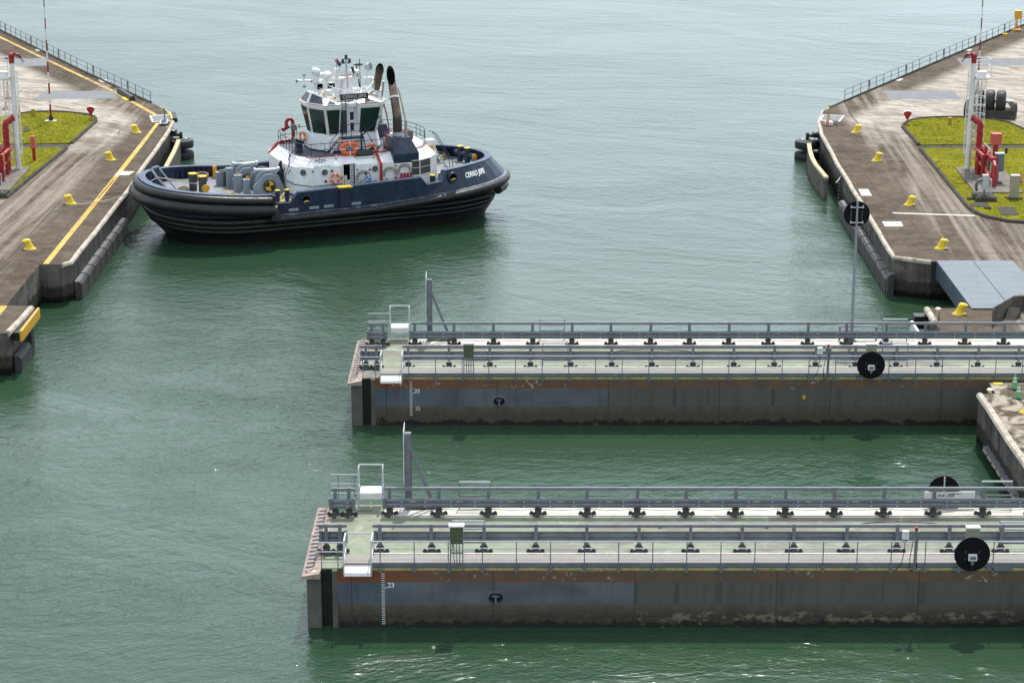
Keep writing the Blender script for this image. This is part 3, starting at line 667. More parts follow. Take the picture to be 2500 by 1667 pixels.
# ---- rectangular sign standing edge on, braced
def make_edge_sign(y0, which):
    b = thing('braced_sign', f'tall sign seen edge on with two raking braces, on the back of the {which} gate', 'sign', (-4.74, y0+7.3, GT), 0, 'braced edge on signs')
    m = MB(); m.bb((-.13, -.22, .05), (.13, -.02, 3.72)); m.build('post', M['galv'], b)
    m = MB(); m.bb((-.10, .22, .05), (.16, .42, 3.6)); m.build('post', M['galv'], b)
    m = MB(); m.bar((.1, -.1, 2.95), (1.22, -.1, .08), .1); m.build('brace', M['galv'], b)
    m = MB(); m.bar((.1, .3, 2.95), (1.22, .3, .08), .1); m.build('brace', M['galv'], b)
    m = MB(); m.bar((-.1, -.1, .1), (1.3, -.1, .1), .12, .1); m.bar((-.1, .3, .1), (1.3, .3, .1), .12, .1); m.build('base_beams', M['darksteel'], b)
    m = MB(); m.prism([(-.17, -.55), (-.15, -.55), (-.15, .75), (-.17, .75)], 1.45, 3.95); m.build('panel', M['white_worn'], b)
    m = MB()
    for z in (1.8, 2.5, 3.2): m.bb((-.155, -.3, z), (-.10, .5, z+.07))
    m.build('panel_bracket', M['galv'], b)
for y0, wd in ((114.0, 'farther'), (87.0, 'nearer')): make_edge_sign(y0, wd)

# ---- electrical cabinet, beacon post, black discs
def make_cabinet(y0, which):
    b = thing('electrical_cabinet', f'olive green electrical cabinet on legs at the walkway of the {which} gate', 'cabinet', (-2.35, y0-.02, GT), 0, 'green cabinets on the walkways')
    m = MB(); m.bb((-.28, -.02, 1.22), (.28, .24, 2.0)); m.build('case', M['galv'], b, bevel=.015)
    m = MB(); m.bb((-.25, -.045, 1.50), (.25, -.02, 1.95)); m.bb((-.25, -.045, 1.24), (.25, -.02, 1.46)); m.build('door', M['greencab'], b)
    m = MB(); m.bb((-.33, -.08, 2.0), (.33, .28, 2.07)); m.build('rain_hood', M['white'], b)
    m = MB()
    for X in (-.26, .26): m.bar((X, .05, 0), (X, .05, 1.22), .05)
    for X in (-.12, 0, .12): m.tube([(X, .05, 1.22), (X, .03, .5), (X*.5+.05, -.02, .1)], .025, 6)
    m.bar((-.28, .05, .8), (.28, .05, .8), .04); m.bar((-.28, .05, .5), (.28, .05, .5), .04); m.build('legs', M['galv'], b)
def make_beacon(y0, which):
    b = thing('beacon_post', f'thin post with red beacon and two small white boxes on the {which} gate', 'beacon', (17.1, y0-.02, GT), 0, 'red beacon posts')
    m = MB(); m.tube([(0, 0, -.05), (.03, 0, 1.4), (.05, 0, 1.8)], .05, 8); m.build('pole', M['galv'], b)
    m = MB(); m.bb((-.12, -.08, 1.5), (.18, .1, 1.82)); m.build('beacon_box', M['galv'], b, bevel=.02)
    m = MB(); m.cyl((.02, 0, 1.82), (.02, 0, 1.98), .07, .065, 10); m.build('beacon_lens', M['red'], b, smooth=True)
    m = MB(); m.bb((-.57, -.08, 1.45), (-.29, .1, 1.82)); m.build('junction_box', M['white_worn'], b, bevel=.02)
    m = MB(); m.tube([(-.29, .0, 1.32), (0, 0, 1.32)], .03, 6); m.build('cross_arm', M['galv'], b)
    m = MB(); m.tube([(-.43, 0, 1.45), (-.45, -.02, .9), (-.55, -.03, .35), (-.8, -.05, 0)], .018, 5); m.tube([(-.1, .0, 1.3), (-.2, -.02, .6), (-.18, -.03, .1), (-.05, -.03, 0)], .018, 5)
    m.tube([(.1, 0, 1.5), (.08, -.04, .7), (.1, -.04, .1)], .018, 5); m.build('cable', M['black'], b)
def make_disc(x, y, z, label, base, backside=False, r=.76, box=True):
    b = thing('disc_signal', label, 'signal', (x, y, base), 0, 'black disc signals on the gates'); zc = z-base
    m = MB(); m.cyl((0, -.1, zc), (0, -.06, zc), r, n=48); m.build('disc', M['blackdisc'], b, smooth=True)
    s = 1 if not backside else -1
    m = MB()
    for X in (-.29, .29):
        for Z in (.12, -.2): m.bb((X-.03, -.115, zc+Z-.09), (X+.03, -.1, zc+Z+.06))
    m.build('bracket_plates', M['darksteel'] if not backside else M['galv'], b)
    if box:
        m = MB(); m.bb((-.28, -.05, zc+.6), (.28, .2, zc+1.15)); m.bb((-.04, -.065, zc+.7), (.04, -.05, zc+1.14)); m.build('cabinet', M['stainless'], b)
        m = MB(); m.bb((-.3, -.08, zc+1.15), (.3, .23, zc+1.2)); m.build('hood', M['white'], b)
        l = MB(); l.prism([(-.18, -.28), (.18, -.28), (.18, -.12), (-.18, -.12)], zc-.24, zc+.04); lamp = l.build('floodlight', M['white_worn'], b, bevel=.02)
        l = MB(); l.bb((-.12, -.292, zc-.18), (.12, -.28, zc-.02)); l.build('lamp_glass', M['galv'], lamp)
        l = MB(); l.bar((0, -.2, zc-.24), (0, -.2, zc-.42), .12, .1); l.build('lamp_bracket', M['galv'], lamp)
        m = MB(); m.bb((-.08, -.06, 0), (.08, .05, zc)); m.build('post', M['galv'], b)
        m = MB(); m.bb((-.75, -.02, .0), (-.4, .2, .14)); m.build('base_box', M['galv'], b); m = MB(); m.bb((.65, -.03, .02), (1.75, .15, .18)); m.build('base_box', M['galv'], b)
        m = MB(); m.tube([(.0, -.2, zc-.4), (-.04, -.2, zc-.75), (-.02, -.1, zc-.95)], .015, 5); m.build('cable', M['black'], b)
    return b
for y0, wd in ((114.0, 'farther'), (87.0, 'nearer')): make_cabinet(y0, wd); make_beacon(y0, wd)
make_disc(19.52, 86.95, 3.42, 'large black disc with floodlight and cabinet on the front walkway of the nearer gate', GT)
make_disc(19.45, 113.95, 3.47, 'large black disc with floodlight and cabinet on the front walkway of the farther gate', GT)
b = thing('disc_signal', 'black disc half hidden behind the back rail of the nearer gate', 'signal', (19.75, 94.5, GT), 0, 'black disc signals on the gates')
m = MB(); m.cyl((0, 0, .80), (0, .04, .80), .73, n=48); m.build('disc', M['blackdisc'], b, smooth=True)
m = MB(); m.bb((-.03, -.08, 0), (.03, 0, 1.5)); m.build('post', M['galv_light'], b)
m = MB(); m.bb((-.89, -.16, .35), (1.4, -.1, .83)); m.build('name_plate', M['white_worn'], b)
m = MB(); m.box((0, .02, .06), (1.3, .5, .05)); m.build('base_pad', M['galv'], b)
m = MB()
for i, X in enumerate((-.28, -.2, -.1, -.02, .18, .26, .34, .42)): m.bb((X-.03, -.166, .60), (X+.02, -.158, .72 if i % 2 else .68))
m.bb((.2, -.166, .72), (.75, -.158, .745)); m.build('plate_marks', M['letter_black'], b)
# tall pole with the disc seen from behind
b = thing('disc_signal', 'black disc seen from behind on top of a tall grey pole above the farther gate', 'signal', (19.5, 121.2, GT), 0, 'black disc signals on the gates')
m = MB(); m.cyl((0, 0, 0), (0, 0, 8.3), .105, .06, 12); m.build('pole', M['galv_mid'], b, smooth=True)
m = MB(); m.cyl((0, .1, 7.5), (0, .14, 7.5), .74, n=48); m.build('disc', M['blackdisc'], b, smooth=True)
m = MB()
for Z in (7.9, 7.02): m.bar((-.38, 0, Z), (.38, 0, Z), .06); m.bb((-.36, .0, Z-.06), (-.30, .1, Z+.1)); m.bb((.30, .0, Z-.06), (.36, .1, Z+.1))
m.build('bracket', M['galv_light'], b)
m = MB()
for X in (-.32, .3):
    for Z in (7.62, 7.45, 7.28): m.bb((X-.025, .08, Z-.04), (X+.025, .1, Z+.04))
m.build('fixings', M['galv'], b)
m = MB(); m.lathe([(.34, 0), (.34, .05), (.2, .1), (.13, .3)], (0, 0, 0), 10); m.build('base_flange', M['galv'], b)
b = thing('cable_tray', 'pale cable tray bridging two barrier posts beside the tall pole base', 'cable tray', (19.9, 121.4, GT), 0)
m = MB(); m.bb((-1.15, -.05, .8), (1.1, .1, .95)); m.build('tray', M['galv_light'], b)
m = MB(); m.bb((-1.1, 0, 0), (-1.0, .06, .8)); m.build('leg', M['galv'], b); m = MB(); m.bb((1.0, 0, 0), (1.1, .06, .8)); m.build('leg', M['galv'], b)
# step frames (ladders over the barriers)
def step_frame(x, y, label, wd=1.4, front=False):
    b = thing('barrier_stile', label, 'stile', (x, y, GT), 0, 'stiles over the barriers')
    for X in (-wd/2, wd/2):
        m = MB(); m.bar((X, 0, 0), (X, .06, 1.32), .05); m.build('side_frame', M['galv'], b)
    for Z in (.32, .62, .95, 1.3):
        m = MB(); m.bar((-wd/2, .03, Z), (wd/2, .03, Z), .05 if Z > 1 else .035, .07); m.build('rung', M['galv_light'] if Z > .9 else M['galv'], b)
for x, y, l in ((-1.7, 94.3, 'low rail frame behind the back barrier of the nearer gate, left part'), (22.15, 94.4, 'rail frame behind the back barrier of the nearer gate, right of the half hidden disc'),
                (2.3, 121.3, 'rail frame behind the back barrier of the farther gate, left half'), (22.0, 121.3, 'rail frame behind the back barrier of the farther gate, right of the tall pole'),
                (2.4, 116.5, 'rung frame behind the front barrier of the farther gate, left half'), (21.2, 116.5, 'rung frame behind the front barrier of the farther gate, right of its disc'),
                (-1.9, 89.4, 'rung frame behind the green cabinet of the nearer gate'), (21.9, 89.3, 'rung frame right of the front disc on the nearer gate')): step_frame(x, y, l)
for x, y, l in ((6.85, 87.12, 'nearer'), (6.7, 114.12, 'farther')):
    b = thing('tube_lamp', f'small tubular lamp lying at the hull lip of the {l} gate', 'lamp', (x, y, GT+.02))
    m = MB(); m.cyl((-.3, 0, .06), (.3, 0, .06), .06, n=10); m.build('tube', M['galv_light'], b, smooth=True)
    m = MB(); m.bb((.34, -.08, 0), (.62, .08, .13)); m.build('driver_box', M['darksteel'], b)
b = tag(MB().box((0, 0, 0), (.16, .03, .22)).build('buoy_tag', M['orange_yel'], loc=(15.9, 113.97, 1.62)), 'tiny orange tag on the hull of the farther gate left of its black disc', 'tag')

# loose cables lying on the gate decks
for x, y, rx_, ry_, a0, a1, l in ((-2.6, 91.0, 1.5, .75, 170, 300, 'thin dark cable curving over the nearer gate deck behind the green cabinet'), (9.0, 91.6, 2.6, .8, 20, 160, 'thin dark cable arching across the middle of the nearer gate deck'),
        (17.4, 91.9, 2.2, .8, 20, 165, 'thin dark cable arching over the nearer gate deck left of the red beacon'), (-1.8, 118.2, 1.5, .75, 170, 310, 'thin dark cable curving over the farther gate deck behind its green cabinet'), (8.0, 118.8, 2.4, .8, 15, 160, 'thin dark cable arching across the middle of the farther gate deck')):
    m = MB(); m.tube([(rx_*math.cos(R(a0+(a1-a0)*k/14)), ry_*math.sin(R(a0+(a1-a0)*k/14)), 0) for k in range(15)], .022, 5)
    tag(m.build('deck_cable', M['black'], loc=(x, y, GT+.03)), l, 'cable', 'loose cables on the gate decks')
M['rollbase'] = paint('weathered roller base', (.055,.052,.045), .8, 0, .3, 1.2, (.2,.15,.1), .5, bump=.4)
M['slab'] = paint('weathered slab', (.2,.18,.155), .85, 0, .25, .8, (.07,.06,.05), .6, bump=.3)
M['bridge_side'] = paint('blue grey girder', (.10,.125,.16), .5, .3, .2, 1)
# ================================================================== QUAY FURNITURE
# ---- mooring bollards
def make_bollard(label, loc, rz):
    b = thing('mooring_bollard', label, 'bollard', loc, rz, 'yellow mooring bollards')
    m = MB(); rows = []
    for cx, cz, rx, ry, tl in ((0, .0, .50, .46, 0), (0, .05, .49, .45, 0), (-.01, .10, .36, .34, 4), (.02, .2, .31, .31, 8), (.08, .38, .27, .28, 16), (.13, .52, .26, .28, 22), (.18, .62, .29, .31, 25), (.22, .73, .27, .29, 25), (.25, .81, .17, .2, 25), (.235, .83, .05, .08, 25)):
        t = R(tl)
        rows.append([(cx+rx*math.cos(a)*math.cos(t), ry*math.sin(a), cz-rx*math.cos(a)*math.sin(t)*-1*-.6) for a in [2*math.pi*k/20 for k in range(20)]])
    m.loft(rows); m.build('column', M['yellow'], b, smooth=True, sharp=55)
    m = MB(); rows = []
    for cx, cz, ry, rz_ in ((.10, .62, .26, .19), (.25, .65, .29, .18), (.40, .64, .28, .15), (.50, .61, .24, .11), (.55, .58, .16, .07)):
        rows.append([(cx+.08*math.sin(a), ry*math.cos(a), cz+rz_*math.sin(a)) for a in [2*math.pi*k/16 for k in range(16)]])
    m.loft(rows); m.build('hook_head', M['yellow'], b, smooth=True, sharp=50)
    m = MB(); m.lathe([(.58, .0), (.58, .012), (.5, .014)], (0, 0, 0), 20); m.build('grout_ring', M['slab'], b)
    m = MB(); m.torus((-.05, -.05, .06), .5, .03, n=16, k=6) if False else m.box((.32, -.40, .03), (.3, .1, .05)); m.build('shackle', M['darksteel'], b); b.scale = (.82,)*3
    return b
left = 'on the left quay'; right = 'on the right quay'
BL = [(-31.75, 183.4, 0, 'yellow mooring bollard farthest up the left quay, next to the lawn tip'), (-31.95, 172.1, 0, 'yellow mooring bollard second from the far end of the left quay'),
      (-32.15, 156.6, 0, 'yellow mooring bollard on the left quay level with the tugboat bow'), (-32.3, 143.1, 0, 'nearest yellow mooring bollard on the left quay, by the round tyre stain')]
for x, y, _, l in BL: make_bollard(l, (x, y, DZ), R(180))
BR = [(29.1, 183.4, 'yellow mooring bollard farthest up the right quay, near the striped cone'), (29.0, 171.8, 'yellow bollard second from the far end of the right quay'),
      (28.9, 156.2, 'yellow mooring bollard just beyond the white line on the right quay'), (28.75, 143.2, 'yellow mooring bollard on the right quay just behind the ribbed bridge plates'),
      (26.85, 127.1, 'yellow mooring bollard on the small pier between the ribbed bridge and the farther gate'), (26.75, 108.4, 'yellow mooring bollard cut off by the right edge below the green cones')]
for x, y, l in BR: make_bollard(l, (x, y, DZ), 0)

# ---- quay fences
def fence(pts, label, step=2.0):
    b = thing('quay_fence', label, 'fence', (*pts[0], DZ), 0)
    P = [Vector((p[0]-pts[0][0], p[1]-pts[0][1], 0)) for p in pts]
    for z in (1.05, .58):
        m = MB(); m.tube([p+Vector((0, 0, z)) for p in P], .032, 6); m.build('rail', M['galv'], b)
    m = MB(); m.tube([(0, 0, 0), (0, 0, 1.08)], .035, 6); p0 = m.build('post', M['galv'], b, loc=(0, 0, 0))
    plate = None; i = 0
    for a, c in zip(P, P[1:]):
        L = (c-a).length; k = int(L/step); dr = (c-a).normalized()
        for j in range(1, k+1):
            q = a+dr*(j*step); copy_part(p0, q, b); i += 1
            if i % 5 == 3:
                copy_part(p0, q+dr*.35, b)
                m = MB(); m.bar((0, 0, .72), (dr.x*.35, dr.y*.35, .72), .03, .55)
                m.build('fence_plate', M['galv'], b, loc=q)
fence([(-32.75, 197.3), (-42.05, 214.3), (-56.3, 241.4), (-66, 260)], 'two rail steel fence running away up the left quay edge')
fence([(30.25, 198.0), (40.65, 216.3), (57.3, 245.6), (66, 261)], 'two rail steel fence running away up the right quay edge')

# ---- striped masts
def make_mast(x, y, label):
    b = thing('striped_mast', label, 'mast', (x, y, DZ+.1), 0, 'red and white striped masts')
    for j, (nm, mt) in enumerate((('red_bands', M['red_mast']), ('white_bands', M['white_worn']))):
        m = MB()
        for k in range(13):
            if k % 2 == j: m.cyl((0, 0, .5+k*.93), (0, 0, .5+(k+1)*.93), .085-.004*k, n=8)
        m.build(nm, mt, b, smooth=True)
    m = MB(); m.lathe([(.16, 0), (.2, .2), (.2, .32), (.14, .42), (.1, .52)], (0, 0, 0), 10); m.build('base', M['black'], b, smooth=True)
    m = MB(); m.box((0, 0, .01), (1.0, .7, .04)); m.build('pad', M['paleconc'], b)
    m = MB(); m.bar((-.5, 0, 4.35), (0, 0, 4.35), .03); m.build('stay_arm', M['galv'], b)
M['red_mast'] = paint('dark red mast paint', (.26, .02, .025), .5, 0, .2, 2)
make_mast(-39.94, 188.15, 'red and white striped mast standing on the left lawn')
make_mast(40.2, 188.3, 'red and white striped mast behind the right fire monitor tower')

# ---- fan shaped red markers
def make_fan(x, y, label, s):
    b = thing('fan_marker', label, 'marker', (x, y, DZ), 0, 'red fan shaped markers')
    m = MB(); m.cyl((0, 0, 0), (.02, 0, .75), .05, n=8); m.build('stem', M['red'], b)
    m = MB(); A = [R(90-38+76*k/8) for k in range(9)]
    pl = [(.08, .65), *[(1.62*.5*1.5*math.cos(a)*.62, .55+1.02*math.sin(a)) for a in A], (-.08, .65)]
    m.loft([[(p[0], -.2, p[1]) for p in pl], [(p[0], .2, p[1]) for p in pl]]); m.build('fan_body', M['red'], b, bevel=.02)
    m = MB(); pl2 = [(.62*1.215*math.cos(a), .55+1.02*math.sin(a)) for a in A]
    m.grid([[(p[0]*1.01, -.21, p[1]+.006) for p in pl2], [(p[0]*1.01, .3, p[1]+.03) for p in pl2]]); m.build('fan_top', M['fan_top'], b)
    m = MB(); m.lathe([(.3, 0), (.3, .05), (.12, .06)], (0, 0, 0), 12); m.build('base', M['darkconc'], b); b.scale = (.8,)*3
M['fan_top'] = paint('pale faded red top', (.68, .50, .48), .5, 0, .1)
make_fan(-36.55, 188.7, 'red fan shaped marker on a stem at the tip of the left lawn', 1)
make_fan(33.95, 186.6, 'red fan shaped marker on a stem at the tip of the right lawn', -1)

# ---- small posts and boxes
def marker_post(x, y, label):
    b = thing('marker_post', label, 'post', (x, y, DZ+.08), 0, 'short ochre posts on the lawns')
    m = MB(); m.bb((-.26, -.16, 0), (.26, .16, .82)); m.build('post', M['ochre'], b, bevel=.02)
    m = MB(); m.bb((-.28, -.18, .82), (.28, .18, .86)); m.build('cap', M['ochre_top'], b)
    m = MB(); m.box((-.1, -.1, .01), (.9, .6, .03)); m.build('pad', M['slab'], b); b.scale = (.58, .6, .74)
M['ochre'] = paint('ochre box', (.36, .25, .03), .6, 0, .2, 3); M['ochre_top'] = paint('ochre box top', (.55, .42, .12), .6)
marker_post(-41.94, 190.44, 'short ochre post at the back of the left lawn'); marker_post(37.6, 186.4, 'short ochre post on the right lawn left of the fire tower')
b = thing('yellow_cabinet', 'tall yellow cabinet on a tripod stand by the far right fence', 'cabinet', (55.4, 241.5, DZ))
m = MB(); m.bb((-.2, -.3, 1.25), (.5, .3, 2.1)); m.build('case', M['orange_yel'], b, bevel=.03)
m = MB(); m.bb((-.25, -.34, 2.1), (.54, .34, 2.15)); m.build('roof', M['yellow'], b)
m = MB()
for X, Y in ((-.4, -.25), (.5, -.25), (.05, .45)): m.bar((.05, 0, .7), (X, Y, .05), .07)
m.cyl((.05, 0, .3), (.05, 0, 1.25), .09, n=8); m.build('stand', M['orange_yel'], b)
m = MB(); m.box((0, 0, .05), (1.1, .8, .08)); m.build('base_plate', M['orange_yel'], b)
b = thing('low_yellow_box', 'low yellow box on the quay edge below the far right fence', 'box', (53.2, 237, DZ))
m = MB(); m.bb((-.22, -.2, 0), (.22, .2, .28)); m.build('case', M['orange_yel'], b, bevel=.03); m = MB(); m.bb((-.24, -.22, .28), (.24, .22, .32)); m.build('lid', M['yellow'], b)
b = thing('wheel_stop', 'black and yellow rubber wheel stop lying on the yellow line of the left quay', 'wheel stop', (-35.5, 200.4, DZ), math.atan2(-4.7, 2.1))
m = MB(); m.prism([(-2.4, -.28), (2.4, -.28), (2.4, .28), (-2.4, .28)], 0, .42, [(-2.35, -.2), (2.35, -.2), (2.35, .2), (-2.35, .2)]); m.build('block', M['rubber'], b)
m = MB(); m.bb((.6, -.62, 0), (2.2, -.3, .1)); m.build('yellow_foot', M['yellow'], b); m = MB(); m.bb((-2.43, -.2, .1), (-2.36, .2, .4)); m.build('end_plate', M['white_worn'], b)

# ---- corner lamps and solar light
def edge_lamp(loc, rz, label, head):
    b = thing('edge_lamp', label, 'lamp', loc, rz, 'quay edge lamps')
    m = MB(); m.box((0, 0, .02), (.34, .26, .04)); m.build('base_plate', M['galv'], b)
    m = MB(); m.bar((0, 0, 0), (-.05, 0, .72), .2, .07); m.bar((.08, 0, 0), (.02, 0, .6), .05, .18); m.build('bracket', M['stainless'], b)
    m = MB(); m.cyl((-.06, 0, .66), (-.06, 0, .84), .15, n=12); m.build('lens', M['yellow'], b, smooth=True)
    m = MB(); m.lathe([(.2, .84), (.24, .86), (.18, .93), (.02, .97)], (-.04, 0, 0), 12); m.build('hood', M['white'], b, smooth=True); b.scale = (.72,)*3
edge_lamp((25.4, 126.1, DZ), 0, 'small edge lamp on the corner of the pier beyond the farther gate', 0)
edge_lamp((25.2, 110.35, DZ), R(20), 'small edge lamp on the pier corner beside the green cones', 0)
b = thing('solar_light', 'little solar light with panel beside the cover plate on the left quay corner', 'lamp', (-29.95, 186.9, DZ))
m = MB(); m.box((0, -.1, .28), (.62, .75, .05), M=Matrix.Rotation(R(18), 3, 'X')); m.build('panel_frame', M['white'], b)
m = MB(); m.box((0, -.11, .315), (.5, .62, .02), M=Matrix.Rotation(R(18), 3, 'X')); m.build('solar_panel', M['navy_cap'], b)
m = MB(); m.cyl((.05, .1, .25), (.05, .1, 1.35), .05, n=8); m.build('pole', M['galv'], b)
m = MB(); m.cyl((.05, .1, 1.35), (.05, .1, 1.5), .1, n=10); m.build('lamp', M['yellow'], b)
m = MB(); m.bb((-.3, -.42, 0), (.3, .25, .2)); m.build('base', M['black'], b)
b = thing('solar_light', 'white solar light box behind the striped cone on the right quay corner', 'lamp', (27.3, 186.9, DZ))
m = MB(); m.bb((-.35, -.4, 0), (.3, .2, .3)); m.build('base', M['white'], b, bevel=.03)
m = MB(); m.box((.5, .15, .3), (.5, .4, .05)); m.build('solar_panel', M['leadplate'], b); m = MB(); m.cyl((-.02, 0, .3), (-.02, 0, 1.6), .05, n=8); m.build('pole', M['ochre'], b)
m = MB(); m.cyl((-.02, 0, 1.6), (-.02, 0, 1.75), .11, n=10); m.build('lamp', M['yellow'], b)
def cone(loc, label, body, band, h=.75, group='traffic cones'):
    b = thing('traffic_cone', label, 'traffic cone', loc, random.uniform(0, 1), group)
    m = MB(); m.box((0, 0, .02), (.55, .55, .05)); m.build('base', M['black'], b)
    m = MB(); m.cyl((0, 0, .04), (0, 0, h), .17, .035, 14); m.build('cone_body', body, b, smooth=True)
    for t in (.45, .68):
        m = MB(); r1 = .17+(.035-.17)*t; r2 = .17+(.035-.17)*(t+.12); m.cyl((0, 0, .04+(h-.04)*t), (0, 0, .04+(h-.04)*(t+.12)), r1+.006, r2+.006, 14, False); m.build('reflective_band', band, b, smooth=True)
cone((27.05, 186.3, DZ), 'orange striped cone at the corner of the right quay', M['cone_orange'], M['white_worn'], 1.0)
cone((38.62, 163.6, DZ+.1), 'orange cone on the slab right of the grey cabinets', M['cone_orange'], M['cone_orange'], .8)
cone((26.95, 112.4, DZ), 'farther of two green cones on the pier at the right edge', M['cone_green'], M['cone_band'] if 'cone_band' in M else M['white_worn'], .82)
cone((26.8, 110.75, DZ), 'nearer of two green cones on the pier at the right edge', M['cone_green'], M['white_worn'], .82)
cone((-46.2, 199.6, DZ), 'faded orange cone behind the left fire tower ladder, farther of three', M['cone_orange'], M['white_worn'], 1.5)
cone((-45.2, 194.2, DZ), 'faded orange cone behind the left fire tower ladder, middle of three', M['cone_orange'], M['white_worn'], 1.5)
cone((-43.1, 190.2, DZ), 'faded orange cone right of the left fire tower column at the lawn edge', M['cone_orange'], M['cone_orange'], 1.1)
m = MB(); m.bb((-.25, -.15, 0), (.25, .15, .06)); tag(m.build('yellow_chock', M['yellow'], loc=(25.98+.25, 113.2, DZ)), 'flat yellow chock at the back edge of the pier by the green cones', 'chock')

# ---- corner covers (steel hatches) at both quay corners
for f, pts, lab in ((zlf, ((195, 432), (655, 408), (700, 545), (255, 570)), 'steel'), (zrf, ((610, 75), (1045, 97), (945, 218), (545, 195)), 'steel')):
    struct(poly('pale_patch', [f(*p) for p in pts], M['paleconc'], DZ+.010))
    c = sum((f(*p) for p in pts), Vector())/4
    struct(poly('cover_plate', [c+(f(*p)-c)*.8 for p in pts], M['leadplate'], DZ+.016))

# ---- wheel fenders hanging at the quay corners
def tyre_mb(c, r, w_, axis='Z'):
    m = MB(); Mx = Matrix.Identity(3) if axis == 'Z' else Matrix.Rotation(R(90), 3, 'Y')
    pr = [(r*.42, -w_*.5), (r*.80, -w_*.5), (r*.95, -w_*.44), (r, -w_*.28), (r, w_*.28), (r*.95, w_*.44), (r*.80, w_*.5), (r*.42, w_*.5), (r*.36, w_*.3), (r*.36, -w_*.3)]
    m.lathe(pr, c, 36, Mx, close=True); return m
def wheel_fender(loc, rz, label):
    b = thing('wheel_fender', label, 'wheel fender', loc, rz, 'wheel fenders at the quay corners')
    for z in (1.22, .22):
        t = tyre_mb((0, 0, z), 1.05, .72).build('tyre', M['tyre'], b, smooth=True, sharp=50)
        h = MB(); h.cyl((0, 0, z-.3), (0, 0, z+.46), .36, n=16); h.build('hub', M['darksteel'], t, smooth=True)
    m = MB(); m.cyl((0, 0, -.6), (0, 0, 2.2), .14, n=10)
    for z in (1.98, -.35): m.box((-.75, 0, z), (1.7, .5, .22))
    m.box((-.9, .3, 2.1), (1.0, .8, .4)); m.build('bracket', M['black'], b)
    m = MB(); m.cyl((0, 0, 1.60), (0, 0, 1.66), .55, n=20); m.build('cover_ring', M['stainless'], b, smooth=True)
    m = MB(); m.bar((-1.3, .2, 2.5), (-.6, .1, 2.15), .18, .3); m.build('guard_plate', M['white_worn'], b)
wheel_fender((-28.35, 185.6, 0), R(0), 'stacked pair of big black tyres hung at the left quay corner behind the tugboat')
wheel_fender((25.25, 185.2, 0), R(180), 'stacked pair of big black tyres hung at the right quay corner')
b = thing('bumper_post', 'black and yellow bumper bar on the corner nosing of the left quay', 'bumper', (-29.5, 189.2, DZ))
m = MB(); m.bar((-.35, 2.2, .1), (.25, -.6, .05), .4, .36); m.build('rubber_bar', M['rubber'], b); m = MB(); m.bar((-.62, 2.2, .12), (-.02, -.6, .08), .14, .3); m.build('yellow_strip', M['yellow'], b)

# ---- cream topped fender panels standing off the walls
def panel_fender(pts, label, z1=1.6):
    b = thing('panel_fender', label, 'fender', (*pts[0], 0), 0, 'cream topped panel fenders')
    P = [Vector((p[0]-pts[0][0], p[1]-pts[0][1], 0)) for p in pts]
    for a, c in zip(P, P[1:]):
        d = (c-a); L = d.length; d.normalize()
        m = MB(); m.bar(a+d*.05+Vector((0, 0, (z1-6)/2)), c-d*.05+Vector((0, 0, (z1-6)/2)), .28, z1+6); m.build('panel', M['fpanel'], b)
        m = MB(); m.bar(a+d*.04+Vector((0, 0, z1+.08)), c-d*.04+Vector((0, 0, z1+.08)), .34, .18); m.build('cap_timber', M['cream_y'], b)
M['fpanel'] = paint('worn panel fender', (.16, .145, .125), .75, 0, .25, 1.2, (.04, .04, .03), .6, streak=3)
M['cream_y'] = paint('cream timber cap', (.58, .49, .32), .7, 0, .25, 2, (.3, .2, .06), .5)
panel_fender([(-27.75, 170.6), (-27.8, 172.8), (-27.9, 175.2), (-28.0, 177.6), (-28.1, 180.0), (-28.25, 182.4), (-28.4, 184.6)], 'run of cream topped fender panels along the left quay wall behind the tugboat bow')
panel_fender([(24.75, 169.6), (24.65, 172.0), (24.55, 174.6), (24.6, 177.2), (24.8, 180.0), (25.1, 183.0)], 'run of cream topped fender panels along the right quay wall')
b = thing('wall_ladder', 'dark rung ladder on the right quay wall at the end of the fender panels', 'ladder', (25.6, 167.6, 0))
m = MB()
for Y in (-.35, .35): m.bar((-.12, Y, -.5), (-.12, Y, 2.2), .06)
m.build('side_rail', M['black'], b)
for k in range(8):
    m = MB(); m.bar((-.12, -.35, -.1+k*.3), (-.12, .35, -.1+k*.3), .06); m.build('rung', M['galv'], b)
m = MB(); m.tube([(-.5, -.8, 1.9), (-.2, -.4, 2.1), (0, .2, 2.2)], .05, 6); m.build('hand_hoop', M['galv_light'], b)

# ---- rubber fender blocks on the walls
def fender_block(loc, L, label, s, group, z0=.0, z1=1.15, t=.5):
    b = thing('fender_block', label, 'fender', loc, 0, group)
    m = MB(); m.loft([[(0, -L/2+.04, z0), (s*t, -L/2+.04, z0), (s*t, -L/2+.04, z1-.18), (s*(t-.14), -L/2+.04, z1), (0, -L/2+.04, z1)], [(0, L/2-.04, z0), (s*t, L/2-.04, z0), (s*t, L/2-.04, z1-.18), (s*(t-.14), L/2-.04, z1), (0, L/2-.04, z1)]])
    m.build('block', M['fblock'], b, bevel=.03)
    m = MB(); m.bb((0, -L/2+.1, z1+.004), (s*.3, L/2-.1, z1+.03)); m.build('top_strip', M['galv'], b)
M['fblock'] = paint('sooty fender block', (.045, .043, .04), .6, 0, .3, 2, (.11, .105, .095), .5, streak=3)
NTH = ['nearest', 'second', 'third', 'fourth', 'fifth', 'sixth', 'seventh', 'eighth', 'ninth', 'tenth']
for k in range(8): fender_block((-28.82, 141.0+k*2.3, 0), 2.2, f'black fender block on the left quay wall, {NTH[k]} from the near corner', 1, 'fender blocks on the left quay wall')
